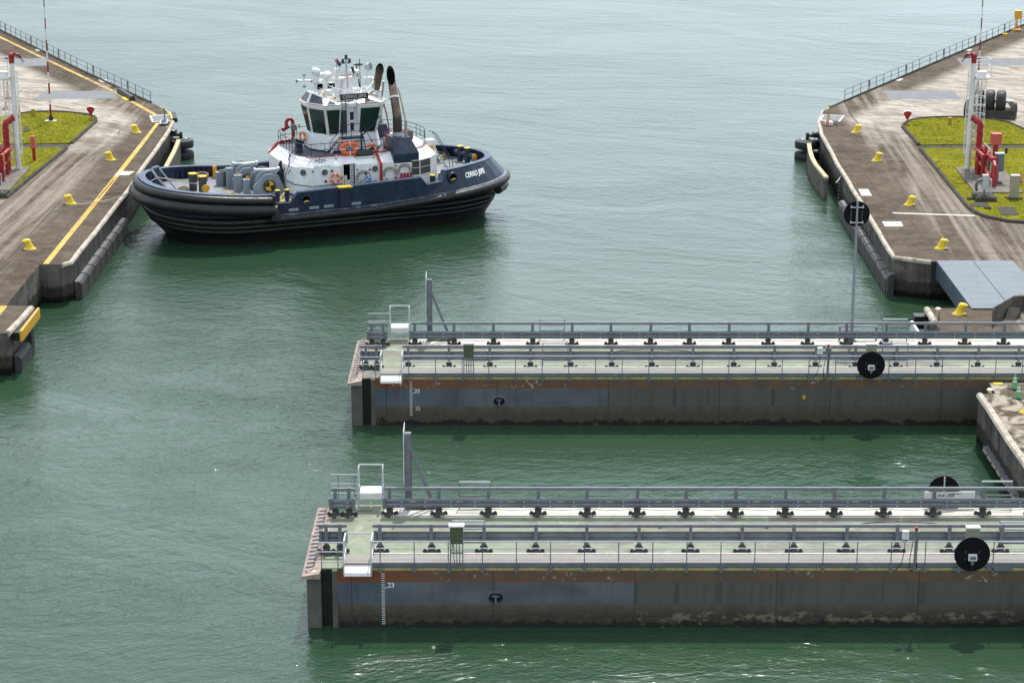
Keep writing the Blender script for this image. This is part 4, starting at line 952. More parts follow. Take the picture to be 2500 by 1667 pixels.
for k in range(10): fender_block((25.3+.009*k, 142.2+k*2.3, 0), 2.2, f'dark fender block on the right quay wall, {NTH[k]} from the near corner', -1, 'fender blocks on the right quay wall')
fender_block((25.28, 140.75, 0), .5, 'narrow dark end block of the fender row at the near corner of the right quay', -1, 'fender blocks on the right quay wall', -.6, 1.5, .45)
fender_block((-29.3, 125.2, 0), 3.0, 'single fender block low on the near left pier below the yellow beam', 1, 'fender blocks on the left quay wall', -.2, .95, .45)
b = thing('yellow_beam', 'yellow steel beam bolted along the edge of the near left pier', 'beam', (-29.25, 126, DZ))
m = MB(); m.bb((.45, -2.55, -.62), (.6, 2.5, .0)); m.build('face_plate', M['orange_yel'], b); m = MB(); m.bb((0, -2.5, -.6), (.45, 2.4, -.12)); m.build('backing', M['rubber'], b)
m = MB(); m.box((0, 0, 0), (.5, .5, 7)); tag(m.build('wall_slot_post', M['fblock'], loc=(-29.2, 127.4, -1.1)), 'dark vertical rubbing post on the near left pier face', 'post')
for k in range(11): fender_block((24.88, 97.2+k*1.1, 0), .95, f'pinkish timber block on the near right pier wall, {NTH[k] if k < 10 else "eleventh"} from the near end', -1, 'timber blocks on the near right pier', .45, .68, .30)
for o in bpy.data.objects:
    if o.parent and o.parent.get('group') == 'timber blocks on the near right pier' and o.name.startswith('block'): o.data.materials[0] = M['copper']
b = thing('wall_guide', 'white steel guide panel on the face of the pier beyond the farther gate', 'guide', (25.0, 127, 0))
m = MB(); m.bb((-1.0, -2.6, .4), (-.85, .4, 2.1)); m.build('white_plate', M['white_worn'], b); m = MB(); m.bb((-.85, -2.5, .5), (0, -2.2, 1.9)); m.build('web', M['galv'], b); m = MB(); m.bb((-.7, .6, 1.5), (.05, 1.4, 2.3)); m.build('black_block', M['rubber'], b)

# ---- ribbed steel bridge over the gate slot, and the dark parapet
b = thing('service_bridge', 'grey ribbed steel bridge plates spanning the slot at the right quay', 'bridge', (27.8, 128.2, DZ))
m = MB(); m.bb((0, -.15, .02), (2.35, 11.4, .10)); m.build('deck_plate', M['bridge_plate'], b)
m = MB(); m.bb((2.40, -.15, .02), (5.0, 11.4, .10)); m.build('deck_plate', M['bridge_plate'], b)
m = MB(); m.bb((0, .3, -1.1), (.12, 11.35, .018)); m.build('girder', M['bridge_side'], b)
m = MB(); m.bb((2.3, .3, -1.1), (2.45, 11.35, .018)); m.build('girder', M['bridge_side'], b)
M_ = [(2.4, k*1.35+.6) for k in range(8)]
m = MB()
for X, Y in M_: m.bb((0, Y-.015, .1), (5.0, Y+.015, .104))
m.build('plate_seams', M['galv'], b)
b = thing('parapet_wall', 'dark stained low concrete wall standing on the pier behind the farther gate', 'wall', (28.3, 125.3, DZ))
m = MB(); pp = [(0, -1.0), (0, -.6), (1.75, 2.0), (2.9, 2.5), (8, 3.4)]
rows = []
for i, p in enumerate(pp): rows.append([(p[0], p[1], 0), (p[0], p[1], .95), (p[0]+.12, p[1]+.3, .95), (p[0]+.12, p[1]+.3, 0)])
m.loft(rows); m.build('wall', M['wall'], b)
m = MB(); m.loft([[(x, y, .95), (x, y, 1.0), (x+.14, y+.34, 1.0), (x+.14, y+.34, .95)] for x, y in [(p[0]-.02, p[1]-.02) for p in pp]]); m.build('coping', M['deck'], b)
m = MB(); m.loft([[(1.0, .6, 0), (1.5, 1.45, 0), (1.5, 1.4, .5), (1.4, 1.3, .6)], [(1.6, .3, 0), (2.1, 1.2, 0), (2.1, 1.15, .5), (2.0, 1.05, .6)]]); m.build('buttress', M['darkconc'], b)

# ---- roller fender unit standing on the right quay
b = thing('roller_fender', 'spare roller fender of big black wheels on a heavy base behind the right fire tower', 'roller fender', (41.9, 190.4, DZ), R(-17))
m = MB(); m.loft([[(-2.2, -.95, 0), (2.2, -.95, 0), (2.2, .95, 0), (-2.2, .95, 0)], [(-2.2, -.95, .75), (2.2, -.95, .75), (2.2, .95, .75), (-2.2, .95, .75)]])
m.loft([[(x, -.95, .75), (x, -.45, 1.3), (x, .45, 1.3), (x, .95, .75)] for x in (1.75, 2.2)]); m.loft([[(x, -.95, .75), (x, -.45, 1.3), (x, .45, 1.3), (x, .95, .75)] for x in (-2.2, -1.75)])
m.build('base', M['rollbase'] if 'rollbase' in M else M['darkconc'], b, bevel=.04)
for X in (-1.05, -.1, .85):
    t = tyre_mb((X, 0, 1.45), .95, .78, 'X').build('tyre', M['tyre'], b, smooth=True, sharp=50)
    h = MB(); h.cyl((X-.42, 0, 1.45), (X+.44, 0, 1.45), .36, n=14); h.build('hub', M['galv'], t, smooth=True)
m = MB(); m.cyl((-2.1, 0, 1.45), (1.95, 0, 1.45), .14, n=10); m.build('axle', M['galv_light'], b, smooth=True)
m = MB(); m.bar((1.45, -.2, 1.45), (2.0, -.5, .8), .1); m.bar((1.45, .2, 1.45), (2.0, .5, .8), .1); m.build('bracket', M['galv'], b)

# ---- fire monitor towers
def fire_tower(x, y, s, label):
    """s=+1: platform on the right of the column (mirror for -1)"""
    b = thing('fire_monitor_tower', label, 'fire tower', (x, y, DZ+.05), 0, 'white fire monitor towers')
    X = lambda v: s*v
    m = MB(); m.cyl((0, 0, 0), (0, 0, 8.4), .235, .2, 16); m.build('column', M['white_worn'], b, smooth=True)
    m = MB(); m.bb((-.45, -.4, 0), (.45, .4, .08)); m.build('base_plate', M['white_worn'], b)
    m = MB(); m.bb((X(.2), -.5, 7.22), (X(1.3), .75, 7.36)); m.build('platform', M['white'], b)
    m = MB(); m.bb((X(.3), -.25, 7.36), (X(1.0), .35, 7.75)); m.build('control_box', M['white'], b, bevel=.03)
    for Z in (8.72, 8.2):
        m = MB(); m.tube([(X(.22), -.48, Z), (X(1.28), -.48, Z), (X(1.28), .73, Z), (X(.22), .73, Z)], .03, 6); m.build('guard_rail', M['white'], b)
    m = MB()
    for px, py in ((.22, -.48), (1.28, -.48), (1.28, .73), (.22, .73)): m.tube([(X(px), py, 7.3), (X(px), py, 8.72)], .03, 6)
    m.build('rail_posts', M['white'], b)
    lad = MB()
    for px in (.48, .78): lad.bar((X(px), .35, .9), (X(px), .35, 7.3), .05)
    ladder = lad.build('ladder', M['white_worn'], b)
    m = MB()
    for k in range(22): m.bar((X(.48), .35, 1.0+k*.29), (X(.78), .35, 1.0+k*.29), .035)
    m.build('rungs', M['white_worn'], ladder)
    m = MB()
    for k in range(8): m.torus((X(.66), .0, 2.4+k*.68), .42, .025, n=18, k=5)
    for a in (200, 235, 270, 305, 340): m.bar((X(.66)+.42*math.cos(R(a)), .42*math.sin(R(a)), 2.4), (X(.66)+.42*math.cos(R(a)), .42*math.sin(R(a)), 7.2), .03)
    m.build('cage', M['white_worn'], ladder)
    m = MB(); m.tube([(X(-.42), 0, 1.2), (X(-.36), 0, 7.8)], .03, 6); m.tube([(X(-.30), .1, 1.2), (X(-.26), .1, 7.8)], .02, 6)
    for k in range(5): m.bar((0, 0, 1.4+k*1.5), (X(-.4), 0, 1.4+k*1.5), .06)
    m.build('conduit', M['white_worn'], b)
    mo = MB(); mo.cyl((0, 0, 8.35), (0, 0, 8.85), .2, n=14); mo.sphere((0, 0, 8.95), .24); mo.tube([(0, 0, 8.95), (X(-.3), -.05, 9.12), (X(-.62), -.1, 9.0), (X(-.8), -.12, 8.8)], .13, 10)
    mon = mo.build('monitor', M['red'], b, smooth=True)
    mo = MB(); mo.cyl((X(-.74), -.11, 8.88), (X(-1.0), -.16, 8.52), .1, .12, 12); mo.build('nozzle', M['stainless'], mon, smooth=True)
    mo = MB(); mo.torus((X(-.55), -.3, 9.0), .14, .025, Matrix.Rotation(R(90), 3, 'X'), 12, 5); mo.cyl((X(.25), 0, 8.75), (X(.5), 0, 8.75), .08, n=8); mo.cyl((X(-.62), -.2, 9.0), (X(-.75), -.3, 9.15), .08, n=8); mo.build('hand_wheel', M['bluegrey'], mon)
    return b
M['bluegrey'] = paint('blue grey actuator', (.06, .13, .22), .4)
fire_tower(35.44, 167.9, 1, 'white fire monitor tower with red nozzle on the right lawn')
fire_tower(-38.4, 167.9, -1, 'white fire monitor tower with red nozzle at the left edge of the photo')
def pipework(x, y, s, label):
    b = thing('fire_pipework', label, 'pipework', (x, y, DZ+.05), 0, 'red fire main pipework'); X = lambda v: s*v
    arc = lambda cx, cz, r, a0, a1, n=6: [(X(cx+r*math.cos(R(a0+(a1-a0)*k/n))), 0, cz+r*math.sin(R(a0+(a1-a0)*k/n))) for k in range(n+1)]
    m = MB(); m.tube([(X(.1), 0, 4.15)] + [(X(.35), -.15, 4.05)] + [(X(.45+.28*math.sin(R(k*18))), -.3, 3.65+.28*math.cos(R(k*18))) for k in range(6)] + [(X(.73), -.35, .4)], .24, 12); m.build('riser', M['red'], b, smooth=True)
    m = MB(); m.cyl((X(.08), 0, 4.16), (X(.16), -.03, 4.14), .34, n=16); m.cyl((X(.73), -.34, 3.2), (X(.73), -.34, 3.28), .33, n=16); m.cyl((X(.73), -.34, 1.9), (X(.73), -.34, 2.0), .33, n=16); m.build('flange', M['red_faded'], b, smooth=True)
    m = MB(); m.cyl((X(.52), -.75, .1), (X(.52), -.75, 3.9), .13, n=12); m.build('standpipe', M['red'], b, smooth=True)
    for k, (px, py, h) in enumerate(((.35, -2.2, 2.2), (.6, -3.4, 2.6), (.2, -4.6, 2.2), (.72, -5.6, 2.0))):
        m = MB(); m.cyl((X(px), py, 0), (X(px), py, h), .11 if k % 2 else .16, n=10); m.build('standpipe', M['red'], b, smooth=True)
    m = MB(); m.tube([(X(.72), -.4, 2.05), (X(.72), -2.6, 2.05), (X(.72), -5.6, 2.05), (X(.72), -6.3, 1.7), (X(.72), -6.4, .2)], .19, 10); m.build('header_pipe', M['red'], b, smooth=True)
    m = MB(); m.tube([(X(.45), -.7, 1.1), (X(.45), -3.0, 1.1), (X(.45), -6.2, .9)], .16, 10); m.tube([(X(.2), -4.6, 2.1), (X(.2), -2.2, 2.1), (X(.2), -.9, 1.9)], .11, 8); m.build('branch_pipe', M['red_faded'], b, smooth=True)
    m = MB()
    for k in range(5): m.cyl((X(.72), -1.2-k*1.1, 1.9), (X(.72), -1.2-k*1.1, 2.2), .3, n=10); m.torus((X(.95), -1.4-k*1.0, 1.35+.1*(k % 2)), .17, .03, Matrix.Rotation(R(90), 3, 'Y'), 12, 5)
    m.build('valve', M['red'], b)
    m = MB(); m.tube([(X(.95), -1.2, 0), (X(.95), -1.2, 2.4), (X(1.1), -2.8, 2.2), (X(1.1), -2.8, 0)], .04, 6); m.tube([(X(1.0), -4.0, 0), (X(1.0), -4.0, 1.6), (X(1.0), -5.2, 1.6), (X(1.0), -5.2, 0)], .04, 6); m.build('guard_hoop', M['galv_light'], b)
    m = MB()
    for k in range(4): m.bb((X(.98), -5.2+k*.3, .6+k*.3), (X(1.2), -5.0+k*.3, .78+k*.3))
    m.build('gauge', M['galv'], b)
pipework(35.44, 167.9, 1, 'red fire main pipes and valves beside the right fire tower'); pipework(-38.4, 167.9, -1, 'red fire main pipes and valves beside the left fire tower')
for nm, pts in (('R', [(34.6, 168.4), (34.3, 159.6), (37.9, 159.5), (38.2, 167.2), (36.4, 168.6)]), ('L', [(-37.6, 168.6), (-37.45, 160.2), (-41.5, 160.2), (-41.5, 168.6)])):
    m = MB(); m.prism(pts, DZ, DZ+.2); struct(m.build('foundation_slab', M['slab'] if 'slab' in M else M['paleconc2']))
b = thing('valve_unit', 'grey valve box on a small dark plinth in front of the right red pipes', 'valve', (34.6, 157.6, DZ+.1))
m = MB(); m.bb((-.75, -.9, 0), (.75, .75, .32)); m.build('plinth', M['darkconc'], b)
m = MB(); m.bb((-.2, -.2, .7), (.25, .2, 1.85)); m.build('box', M['galv_light'], b, bevel=.05); m = MB(); m.tube([(-.2, 0, 1.5), (-.5, 0, 1.4), (-.6, .1, 1.0), (-.5, .4, .6)], .12, 8); m.cyl((0, 0, .3), (0, 0, .75), .08, n=8); m.build('pipe', M['galv'], b, smooth=True)
m = MB(); m.tube([(.42, -.3, .3), (.42, -.3, 1.5), (.42, .3, 1.5), (.42, .3, .3)], .035, 6); m.build('guard_hoop', M['galv_light'], b)
b = thing('valve_unit', 'grey valve wheel on a dark plinth at the lower left lawn edge', 'valve', (-38.0, 158.9, DZ+.1))
m = MB(); m.bb((-.9, -.7, 0), (.75, .7, .3)); m.build('plinth', M['darkconc'], b)
m = MB(); m.cyl((-.1, 0, .3), (-.1, 0, 1.5), .12, n=8); m.torus((0, -.2, 1.0), .32, .06, Matrix.Rotation(R(80), 3, 'X'), 14, 6); m.sphere((-.1, 0, 1.2), .3); m.build('pipe', M['galv'], b, smooth=True)
m = MB(); m.tube([(.42, -.3, .3), (.42, -.3, 1.7), (-.5, -.3, 1.7)], .04, 6); m.build('guard_hoop', M['galv_light'], b)
# ---- cabinets on the right lawn
b = thing('red_box_post', 'red box on a red post behind the grey cabinets of the right lawn', 'fire box', (36.72, 164.3, DZ+.2))
m = MB(); m.cyl((0, 0, 0), (0, 0, 2.7), .2, n=10); m.build('post', M['red'], b); m = MB(); m.bb((-.38, -.35, 2.65), (.38, .35, 3.5)); m.build('box', M['red_faded'], b, bevel=.03)
b = thing('red_box_post', 'small red box on a short red post right of the left fire tower', 'fire box', (-37.9, 171.4, DZ+.08))
m = MB(); m.cyl((0, 0, 0), (0, 0, 1.0), .14, n=10); m.build('post', M['red'], b); m = MB(); m.bb((-.2, -.2, 1.0), (.16, .2, 2.0)); m.build('box', M['red_faded'], b, bevel=.03)
b = thing('control_cabinet', 'grey control cabinet on two posts beside the right red pipes', 'cabinet', (36.75, 163.0, DZ+.2))
m = MB(); m.bb((-.3, -.25, .85), (.35, .25, 2.2)); m.build('case', M['galv'], b, bevel=.02); m = MB(); m.bb((-.33, -.28, 2.2), (.38, .28, 2.25)); m.build('roof', M['galv_light'], b)
m = MB(); m.bar((-.1, -.3, 0), (-.1, -.3, 2.2), .12); m.bar((-.6, .6, 0), (-.6, .6, 2.2), .12); m.build('post', M['galv'], b); m = MB(); m.bb((-.3, -.6, 0), (.25, .0, .06)); m.build('pad', M['darkconc'], b)
m = MB(); m.cyl((.5, 0, 2.2), (.5, 0, 2.6), .1, n=8); m.build('siren', M['black'], b)
b = thing('control_cabinet', 'low stainless cabinet half hidden behind the grey control cabinet on the right lawn', 'cabinet', (36.3, 165.9, DZ+.2))
m = MB(); m.bb((-.35, -.5, .1), (.4, .8, 1.35)); m.build('case', M['stainless'], b, bevel=.03); m = MB(); m.bb((-.4, -.55, 1.35), (.45, .85, 1.4)); m.build('roof', M['galv_light'], b)
b = thing('control_cabinet', 'tall plain stainless cabinet standing alone at the front of the right lawn', 'cabinet', (36.85, 157.8, DZ+.08))
m = MB(); m.bb((-.32, -.2, .12), (.32, .25, 1.75)); m.build('case', M['stainless'], b, bevel=.02); m = MB(); m.bb((-.34, -.22, 1.75), (.34, .27, 1.79)); m.build('roof', M['galv_light'], b); m = MB(); m.bb((-.55, -.35, 0), (.55, .4, .12)); m.build('plinth', M['darkconc'], b)
b = thing('stone_block', 'dark stone block in the grass by the right lawn kerb', 'block', (33.6, 157.6, DZ+.08)); m = MB(); m.bb((-.22, -.2, 0), (.22, .2, .16)); m.build('block', M['darkconc'], b, bevel=.03)
b = thing('stone_block', 'dark stone block in the grass beside the square hatch of the right lawn', 'block', (34.25, 154.6, DZ+.08)); m = MB(); m.bb((-.22, -.2, 0), (.22, .2, .16)); m.build('block', M['darkconc'], b, bevel=.03)
def mat_exhaust():
    n = N('heat browned exhaust'); x, y, z = n.sep(n.oc); a = n.noise(n.vmul(n.oc, (2, 2, .5)), 1, 5, .65)
    c = n.mix(n.mr(a, .3, .7), (.075, .042, .028), (.20, .13, .095))
    c = n.mix(n.mr(n.math('ADD', z, a), 10.9, 11.6), c, (.008, .007, .006)); c = n.mix(n.mr(z, 8.2, 7.9), c, (.05, .035, .028))
    n.set('Base Color', c); n.set('Metallic', .45); n.set('Roughness', .45); return n.m
M['exhaust'] = mat_exhaust()
M['navy_dark'] = paint('dark navy door paint', (.008, .014, .035), .45, 0, .25, 1.5)  # even dark navy
M['port_grey'] = paint('grey freeing port grilles', (.42, .44, .45), .5, .3, .2, 4, (.1, .1, .1), .4)
M['cream_paint'] = paint('cream cabin panel', (.55, .52, .43), .5)
M['portglass'] = paint('grey porthole glass', (.10, .115, .12), .12)
M['louvre'] = mat_grating('dark louvres', (.055, .05, .042), (.02, .018, .016), 4.5, 'Z', .7, 0)
M['recessglass'] = paint('greenish glass', (.055, .10, .095), .08)
M['vent'] = paint('pale vent pipe', (.45, .40, .34), .45, .3, .15, 2)
M['letter_grey'] = paint('grey board lettering', (.40, .41, .42), .5, 0, .05)
M['pinkish'] = paint('pinkish scanner bar', (.55, .40, .38), .5)
M['flag_blue'] = paint('blue flag cloth', (.05, .08, .25), .8); M['flag_dark'] = paint('dark flag cloth', (.02, .03, .04), .8)
M['bittgrey'] = paint('worn grey bitt', (.09, .085, .085), .4, .5, .25, 2)
M['netbin'] = paint('rusty net bin', (.13, .10, .09), .8, 0, .35, 5)
M['sgreen'] = paint('green sign', (.04, .25, .12), .5)
M['rope_pale'] = paint('pale mooring rope', (.50, .46, .38), .9)
M['coverall'] = paint('pale blue coverall', (.18, .30, .55), .85, 0, .2, 5); M['skin'] = paint('skin', (.30, .16, .10), .6); M['hair'] = paint('dark hair', (.012, .010, .009), .6)
# ================================================================== TUGBOAT
TO = Vector((-13.84, 162.0, .12)); TR = R(22)
TM = Matrix.Translation(TO) @ Matrix.Rotation(TR, 4, 'Z')
tug = thing('tugboat', 'navy and white harbour tugboat with fat black bow fenders moored against the left quay', 'tugboat', TO, TR)
tw = lambda p: TM @ Vector(p)
def lerp_tab(x, tab):
    for (a, va), (b, vb) in zip(tab, tab[1:]):
        if x <= b: return va+(vb-va)*max(0, (x-a))/(b-a) if b > a else vb
    return tab[-1][1]
dz = lambda x: 2.80+.0028*(x+2.5)**2
CB, CS, NE = -7.0, 5.0, 2.35
BF = [1, .985, .95, .9, .82, .72, .6, .45, .3, .15]
ST = [('b', f) for f in BF] + [('m', x) for x in (-7, -5.95, -5.9, -4.6, -4.04, -2.5, -.94, -.08, 2, 3.6, 5)] + [('s', f) for f in (.048, .102, .256, .312, .4, .5, .6, .72, .82, .9, .95, .985, 1)]
LV = {'keel': (-10.2, 11.5, 3.2), 'wl': (-12.3, 12.4, 4.3), 'mid': (-13.3, 13.1, 5.1), 'rub': (-14.0, 13.9, 5.7), 'cap': (-14.15, 12.85, 5.7), 'capi': (-13.75, 12.45, 5.4), 'deck': (-13.5, 12.7, 5.5), 'ledge': (-14.2, 14.1, 5.92)}
def opt(lv, k):
    xb, xs, B = LV[lv]; t, f = ST[k]
    if t == 'b': return (CB+f*(xb-CB), -B*max(0, 1-f**NE)**(1/NE))
    if t == 'm': return (f, -B)
    b = B*(1-f**2.5)**(1/2.1) if f < 1 else 0
    if lv in ('cap', 'capi'): b *= (1-.16*min(1, f*1.3))
    return (CS+f*(xs-CS), -b)
K = len(ST); RUBX = [opt('rub', k)[0] for k in range(K)]
rubz = lambda x: lerp_tab(x, [(-14, 2.3), (-6, 2.12), (1.4, 2.22), (6.3, 2.58), (10, 2.85), (14, 3.05)])
TOP = []
for k, (t, f) in enumerate(ST):
    x = opt('cap', k)[0]
    if t == 'b': z = lerp_tab(x, [(-14.2, 4.2), (-11, 3.95), (-7, 3.62)])
    elif t == 'm': z = {-7: 3.62, -5.95: 3.58, -5.9: 2.95, -4.6: 2.9}.get(f, 3.61+(f+4.04)*.036)
    else: z = {.048: 3.95, .102: 3.34, .256: 3.48, .312: 4.2}.get(f, lerp_tab(x, [(7, 4.2), (10, 4.28), (13, 4.22)]))
    TOP.append(z)
def both(fn): return [fn(k, 1) for k in range(K)] + [fn(k, -1) for k in range(K-2, 0, -1)]
def ring(lv, zf): return both(lambda k, s: (opt(lv, k)[0], s*opt(lv, k)[1], zf(k)))
# hull
def mat_tughull():
    n = N('tug hull'); x, y, z = n.sep(n.pos); a = n.noise(n.vmul(n.pos, (.6, .6, 1.5)), 1, 5, .65); f = n.noise(n.pos, 3, 5, .7)
    c = n.mix(n.mr(a, .35, .65), (.004, .005, .010), (.010, .012, .019))
    z2 = n.math('ADD', z, n.math('MULTIPLY', n.math('SUBTRACT', a, .5), .25))
    red = n.mix(n.mr(f, .4, .62), (.014, .011, .010), (.045, .026, .02))
    c = n.mix(n.mr(z2, .65, .3), c, red); c = n.mix(n.mr(z2, .3, .12), c, (.02, .016, .01))
    c = n.mix(n.math('MULTIPLY', n.mr(f, .64, .68), .5), c, (.12, .10, .085))
    n.set('Base Color', c); n.set('Roughness', .42); n.bump(f, .1, .02); return n.m
M['tughull'] = mat_tughull()
M['rubrail'] = paint('scraped rubbing ledge', (.05, .07, .115), .4, 0, .3, 1.5, (.38, .39, .40), .7, streak=1)
m = MB()
V = m.grid([ring('keel', lambda k: -2.6), ring('wl', lambda k: -.12), ring('mid', lambda k: 1.0), ring('rub', lambda k: rubz(RUBX[k]))], cu=True)
m.cap(V[0][::-1]); m.build('hull', M['tughull'], tug, smooth=True, sharp=60)
# deck
m = MB(); rows = []
for k in range(K):
    x, y = opt('deck', k); rows.append([(x, y, dz(x)), (x, 0, dz(x)+.03), (x, -y, dz(x))])
m.grid(rows); m.build('deck', M['grey_deck'], tug)
# bulwark (outer, inner) and cap rail
def capxy(k, t, lo='rub', hi='cap'):
    a, b = opt(lo, k), opt(hi, k); return (a[0]+(b[0]-a[0])*t, a[1]+(b[1]-a[1])*t)
FULL = [3.6+.0*k for k in range(K)]
def topt(k):                                        # how far up the (leaning) side the top edge sits
    full = max(TOP[k], 3.6 if ST[k][0] != 's' else 4.2); return (TOP[k]-rubz(RUBX[k]))/(full-rubz(RUBX[k]))
m = MB()
o1 = both(lambda k, s: (opt('rub', k)[0], s*opt('rub', k)[1], rubz(RUBX[k])-.02))
def upper(k, s, ins=0.0):
    t = min(1, topt(k)); x, y = capxy(k, t)
    if ins: xi, yi = capxy(k, t, 'deck', 'capi'); x, y = xi, yi
    return (x, s*y, TOP[k])
o2 = both(lambda k, s: upper(k, s)); o3 = both(lambda k, s: upper(k, s, 1))
o4 = both(lambda k, s: (opt('deck', k)[0], s*opt('deck', k)[1], dz(opt('deck', k)[0])-.05))
m.grid([o1, o2, o3, o4], cu=True); m.build('bulwark', M['navy'], tug)
m = MB(); up = lambda P, d: [(p[0], p[1], p[2]+d) for p in P]
ctr = lambda P, f: [(p[0]*f[0], p[1]*f[1], p[2]) for p in P]
m.grid([up(ctr(o2, (1.004, 1.01)), -.05), up(ctr(o2, (1.004, 1.01)), .035), up(ctr(o3, (.995, .985)), .035), up(ctr(o3, (.995, .985)), -.05)], cu=True)
m.build('cap_rail', M['navy_cap'], tug)
# rubbing ledge and fenders
side = [k for k in range(K) if RUBX[k] >= -5.95]
def loop(lv, kk, zf, off=0):
    P = [(opt(lv, k)[0], opt(lv, k)[1]-off*(1 if abs(opt(lv, k)[1]) > 1.2 else 0), zf(k)) for k in kk]
    return P + [(p[0]+0, -p[1], p[2]) for p in P[::-1] if abs(p[1]) > 1e-4]
m = MB(); rows = []
P = loop('rub', side, lambda k: rubz(RUBX[k])); Q = loop('ledge', side, lambda k: rubz(RUBX[k])-.03)
m.grid([P, Q, [(q[0], q[1], q[2]-.1) for q in Q]]); m.build('rub_rail', M['rubrail'], tug)
m = MB(); m.tube(loop('ledge', side, lambda k: rubz(RUBX[k])-.33), .27, 10); m.build('side_fender', M['rubber'], tug, smooth=True)
kk = [k for k in side if RUBX[k] > 11.8]
m = MB(); m.tube(loop('rub', kk, lambda k: rubz(RUBX[k])-.95), .33, 10); m.build('stern_fender', M['rubber'], tug, smooth=True)
bowk = [k for k in range(K) if RUBX[k] <= -5.9]
def bowloop(off, zf, kk=None):
    kk = kk or bowk; P = []
    for k in kk[::-1]:
        x, y = opt('cap', k); f = ST[k][1] if ST[k][0] == 'b' else 0
        P.append((x-off*f**3, y-off*(1-f**4), zf(k)))
    return P + [(p[0], -p[1], p[2]) for p in P[::-1] if abs(p[1]) > off+1e-3]
m = MB(); m.tube(bowloop(.18, lambda k: TOP[k]-.36), .31, 14); m.build('bow_fender', M['rubber'], tug, smooth=True)
m = MB(); m.tube(bowloop(.36, lambda k: TOP[k]-1.04), .45, 14); m.build('bow_fender', M['rubber'], tug, smooth=True)
bk2 = [k for k in range(K) if RUBX[k] <= 12.6]
for z, o_, r in ((1.72, .02, .24), (1.30, -.14, .22), (.95, -.3, .18)):
    m = MB(); P = []
    for k in bk2[::-1]:
        x, y = capxy(k, (z-.9)/1.5, 'mid', 'rub'); f = ST[k][1] if ST[k][0] == 'b' else 0; g = (.14 if z > 1.5 else .1)*(1 if x < 2 else .6)
        P.append((x-g*f**3, y-g*(1-f**4), z + (.35*f*f if ST[k][0] == 'b' else 0)))
    PP = P + [(p[0], -p[1], p[2]) for p in P[::-1] if abs(p[1]) > .3]
    m.tube(PP, [r*(1 if p[0] < 1 else max(.45, 1-.14*(p[0]-1))) for p in PP], 10); m.build('bow_band', M['rubber'], tug, smooth=True)
m = MB(); m.bb((-6.0, -6.2, 2.2), (-5.86, -5.4, 3.62)); m.build('fender_end_plate', M['black'], tug)
# things in the bulwark
m = MB(); m.bb((-.94, -5.84, 2.32), (-.08, -5.68, 3.69)); d_ = m.build('bulwark_door', M['navy_dark'] if 'navy_dark' in M else M['black'], tug)
m = MB(); m.bb((-1.02, -5.86, 3.69), (.06, -5.4, 3.79)); m.build('door_top', M['yellow'], d_)
for X in (-4.4, -2.85, -1.75, .35, 1.55):
    m = MB(); m.box((X, -5.73, rubz(X)+.25), (.72, .04, .2)); p = m.build('freeing_port', M['port_grey'] if X < 1 else M['black'], tug)
    m = MB()
    for q in range(4): m.box((X-.27+q*.18, -5.76, rubz(X)+.25), (.025, .03, .2))
    m.build('port_bars', M['navy'], p)
def hull_hole(X, Y, Z, nx):
    Mx = Matrix.Rotation(nx, 3, 'Z') @ Matrix.Rotation(R(90), 3, 'X')
    m = MB(); m.torus((X, Y, Z), .33, .09, Mx, 24, 8); p = m.build('fairlead_ring', M['navy'], tug, smooth=True)
    m = MB(); nn = Vector((math.sin(nx), -math.cos(nx), 0)); m.cyl(Vector((X, Y, Z))-nn*.02, Vector((X, Y, Z))+nn*.04, .3, n=20); m.build('fairlead_hole', M['soot_and_shade_black'], p)  # dark disc over solid plating, painted as the hole's shade
    m = MB(); m.box(Vector((X+.02, Y, Z-.1))+nn*.05, (.34, .03, .1), nx, M=Matrix.Rotation(nx, 3, 'Z') @ Matrix.Rotation(R(-10), 3, 'Y')); m.build('bitt_glimpse', M['yellow'], p)
hull_hole(-3.45, -5.74, 3.05, 0); hull_hole(8.02, -5.34, 3.66, R(8))
# ------------------------------------------------ deckhouse
HN = [(-3.95, -2.0), (-3.56, -3.45), (-2.53, -4.25), (5.8, -4.35), (6.86, -3.7), (7.74, -2.66), (8.35, -1.0)]
RN = [(-3.2, -1.6), (-3.02, -2.75), (-2.3, -3.5), (5.55, -3.6), (6.35, -3.1), (7.1, -2.25), (7.5, -.9)]
mir = lambda P: P + [(x, -y) for x, y in P[::-1]]
H_, R_ = mir(HN), mir(RN)
m = MB(); V = m.grid([[(x, y, 2.6) for x, y in H_], [(x, y, 5.0) for x, y in H_], [(x, y, 5.62) for x, y in R_]], cu=True)
house = m.build('deckhouse', M['white'], tug, bevel=.03)
m = MB(); m.face([(x, y, 5.62) for x, y in mir([(x, y) for x, y in RN])]); m.build('upper_deck', M['dark_deck'], tug)
m = MB(); m.face([(x, y, 5.627) for x, y in ((5.0, -3.5), (5.55, -3.56), (6.3, -3.08), (7.05, -2.23), (7.4, -.9), (7.4, .9), (7.05, 2.23), (6.3, 3.08), (5.5, 3.5), (5.0, 3.5))]); m.build('aft_roof', M['white'], tug)
m = MB()
m.grid([[(x*1.004, y*1.004, 2.55) for x, y in H_], [(x*1.004, y*1.004, 2.95+.1*(x > 6)) for x, y in H_]], cu=True); m.build('house_skirt', M['dark_deck'], house)
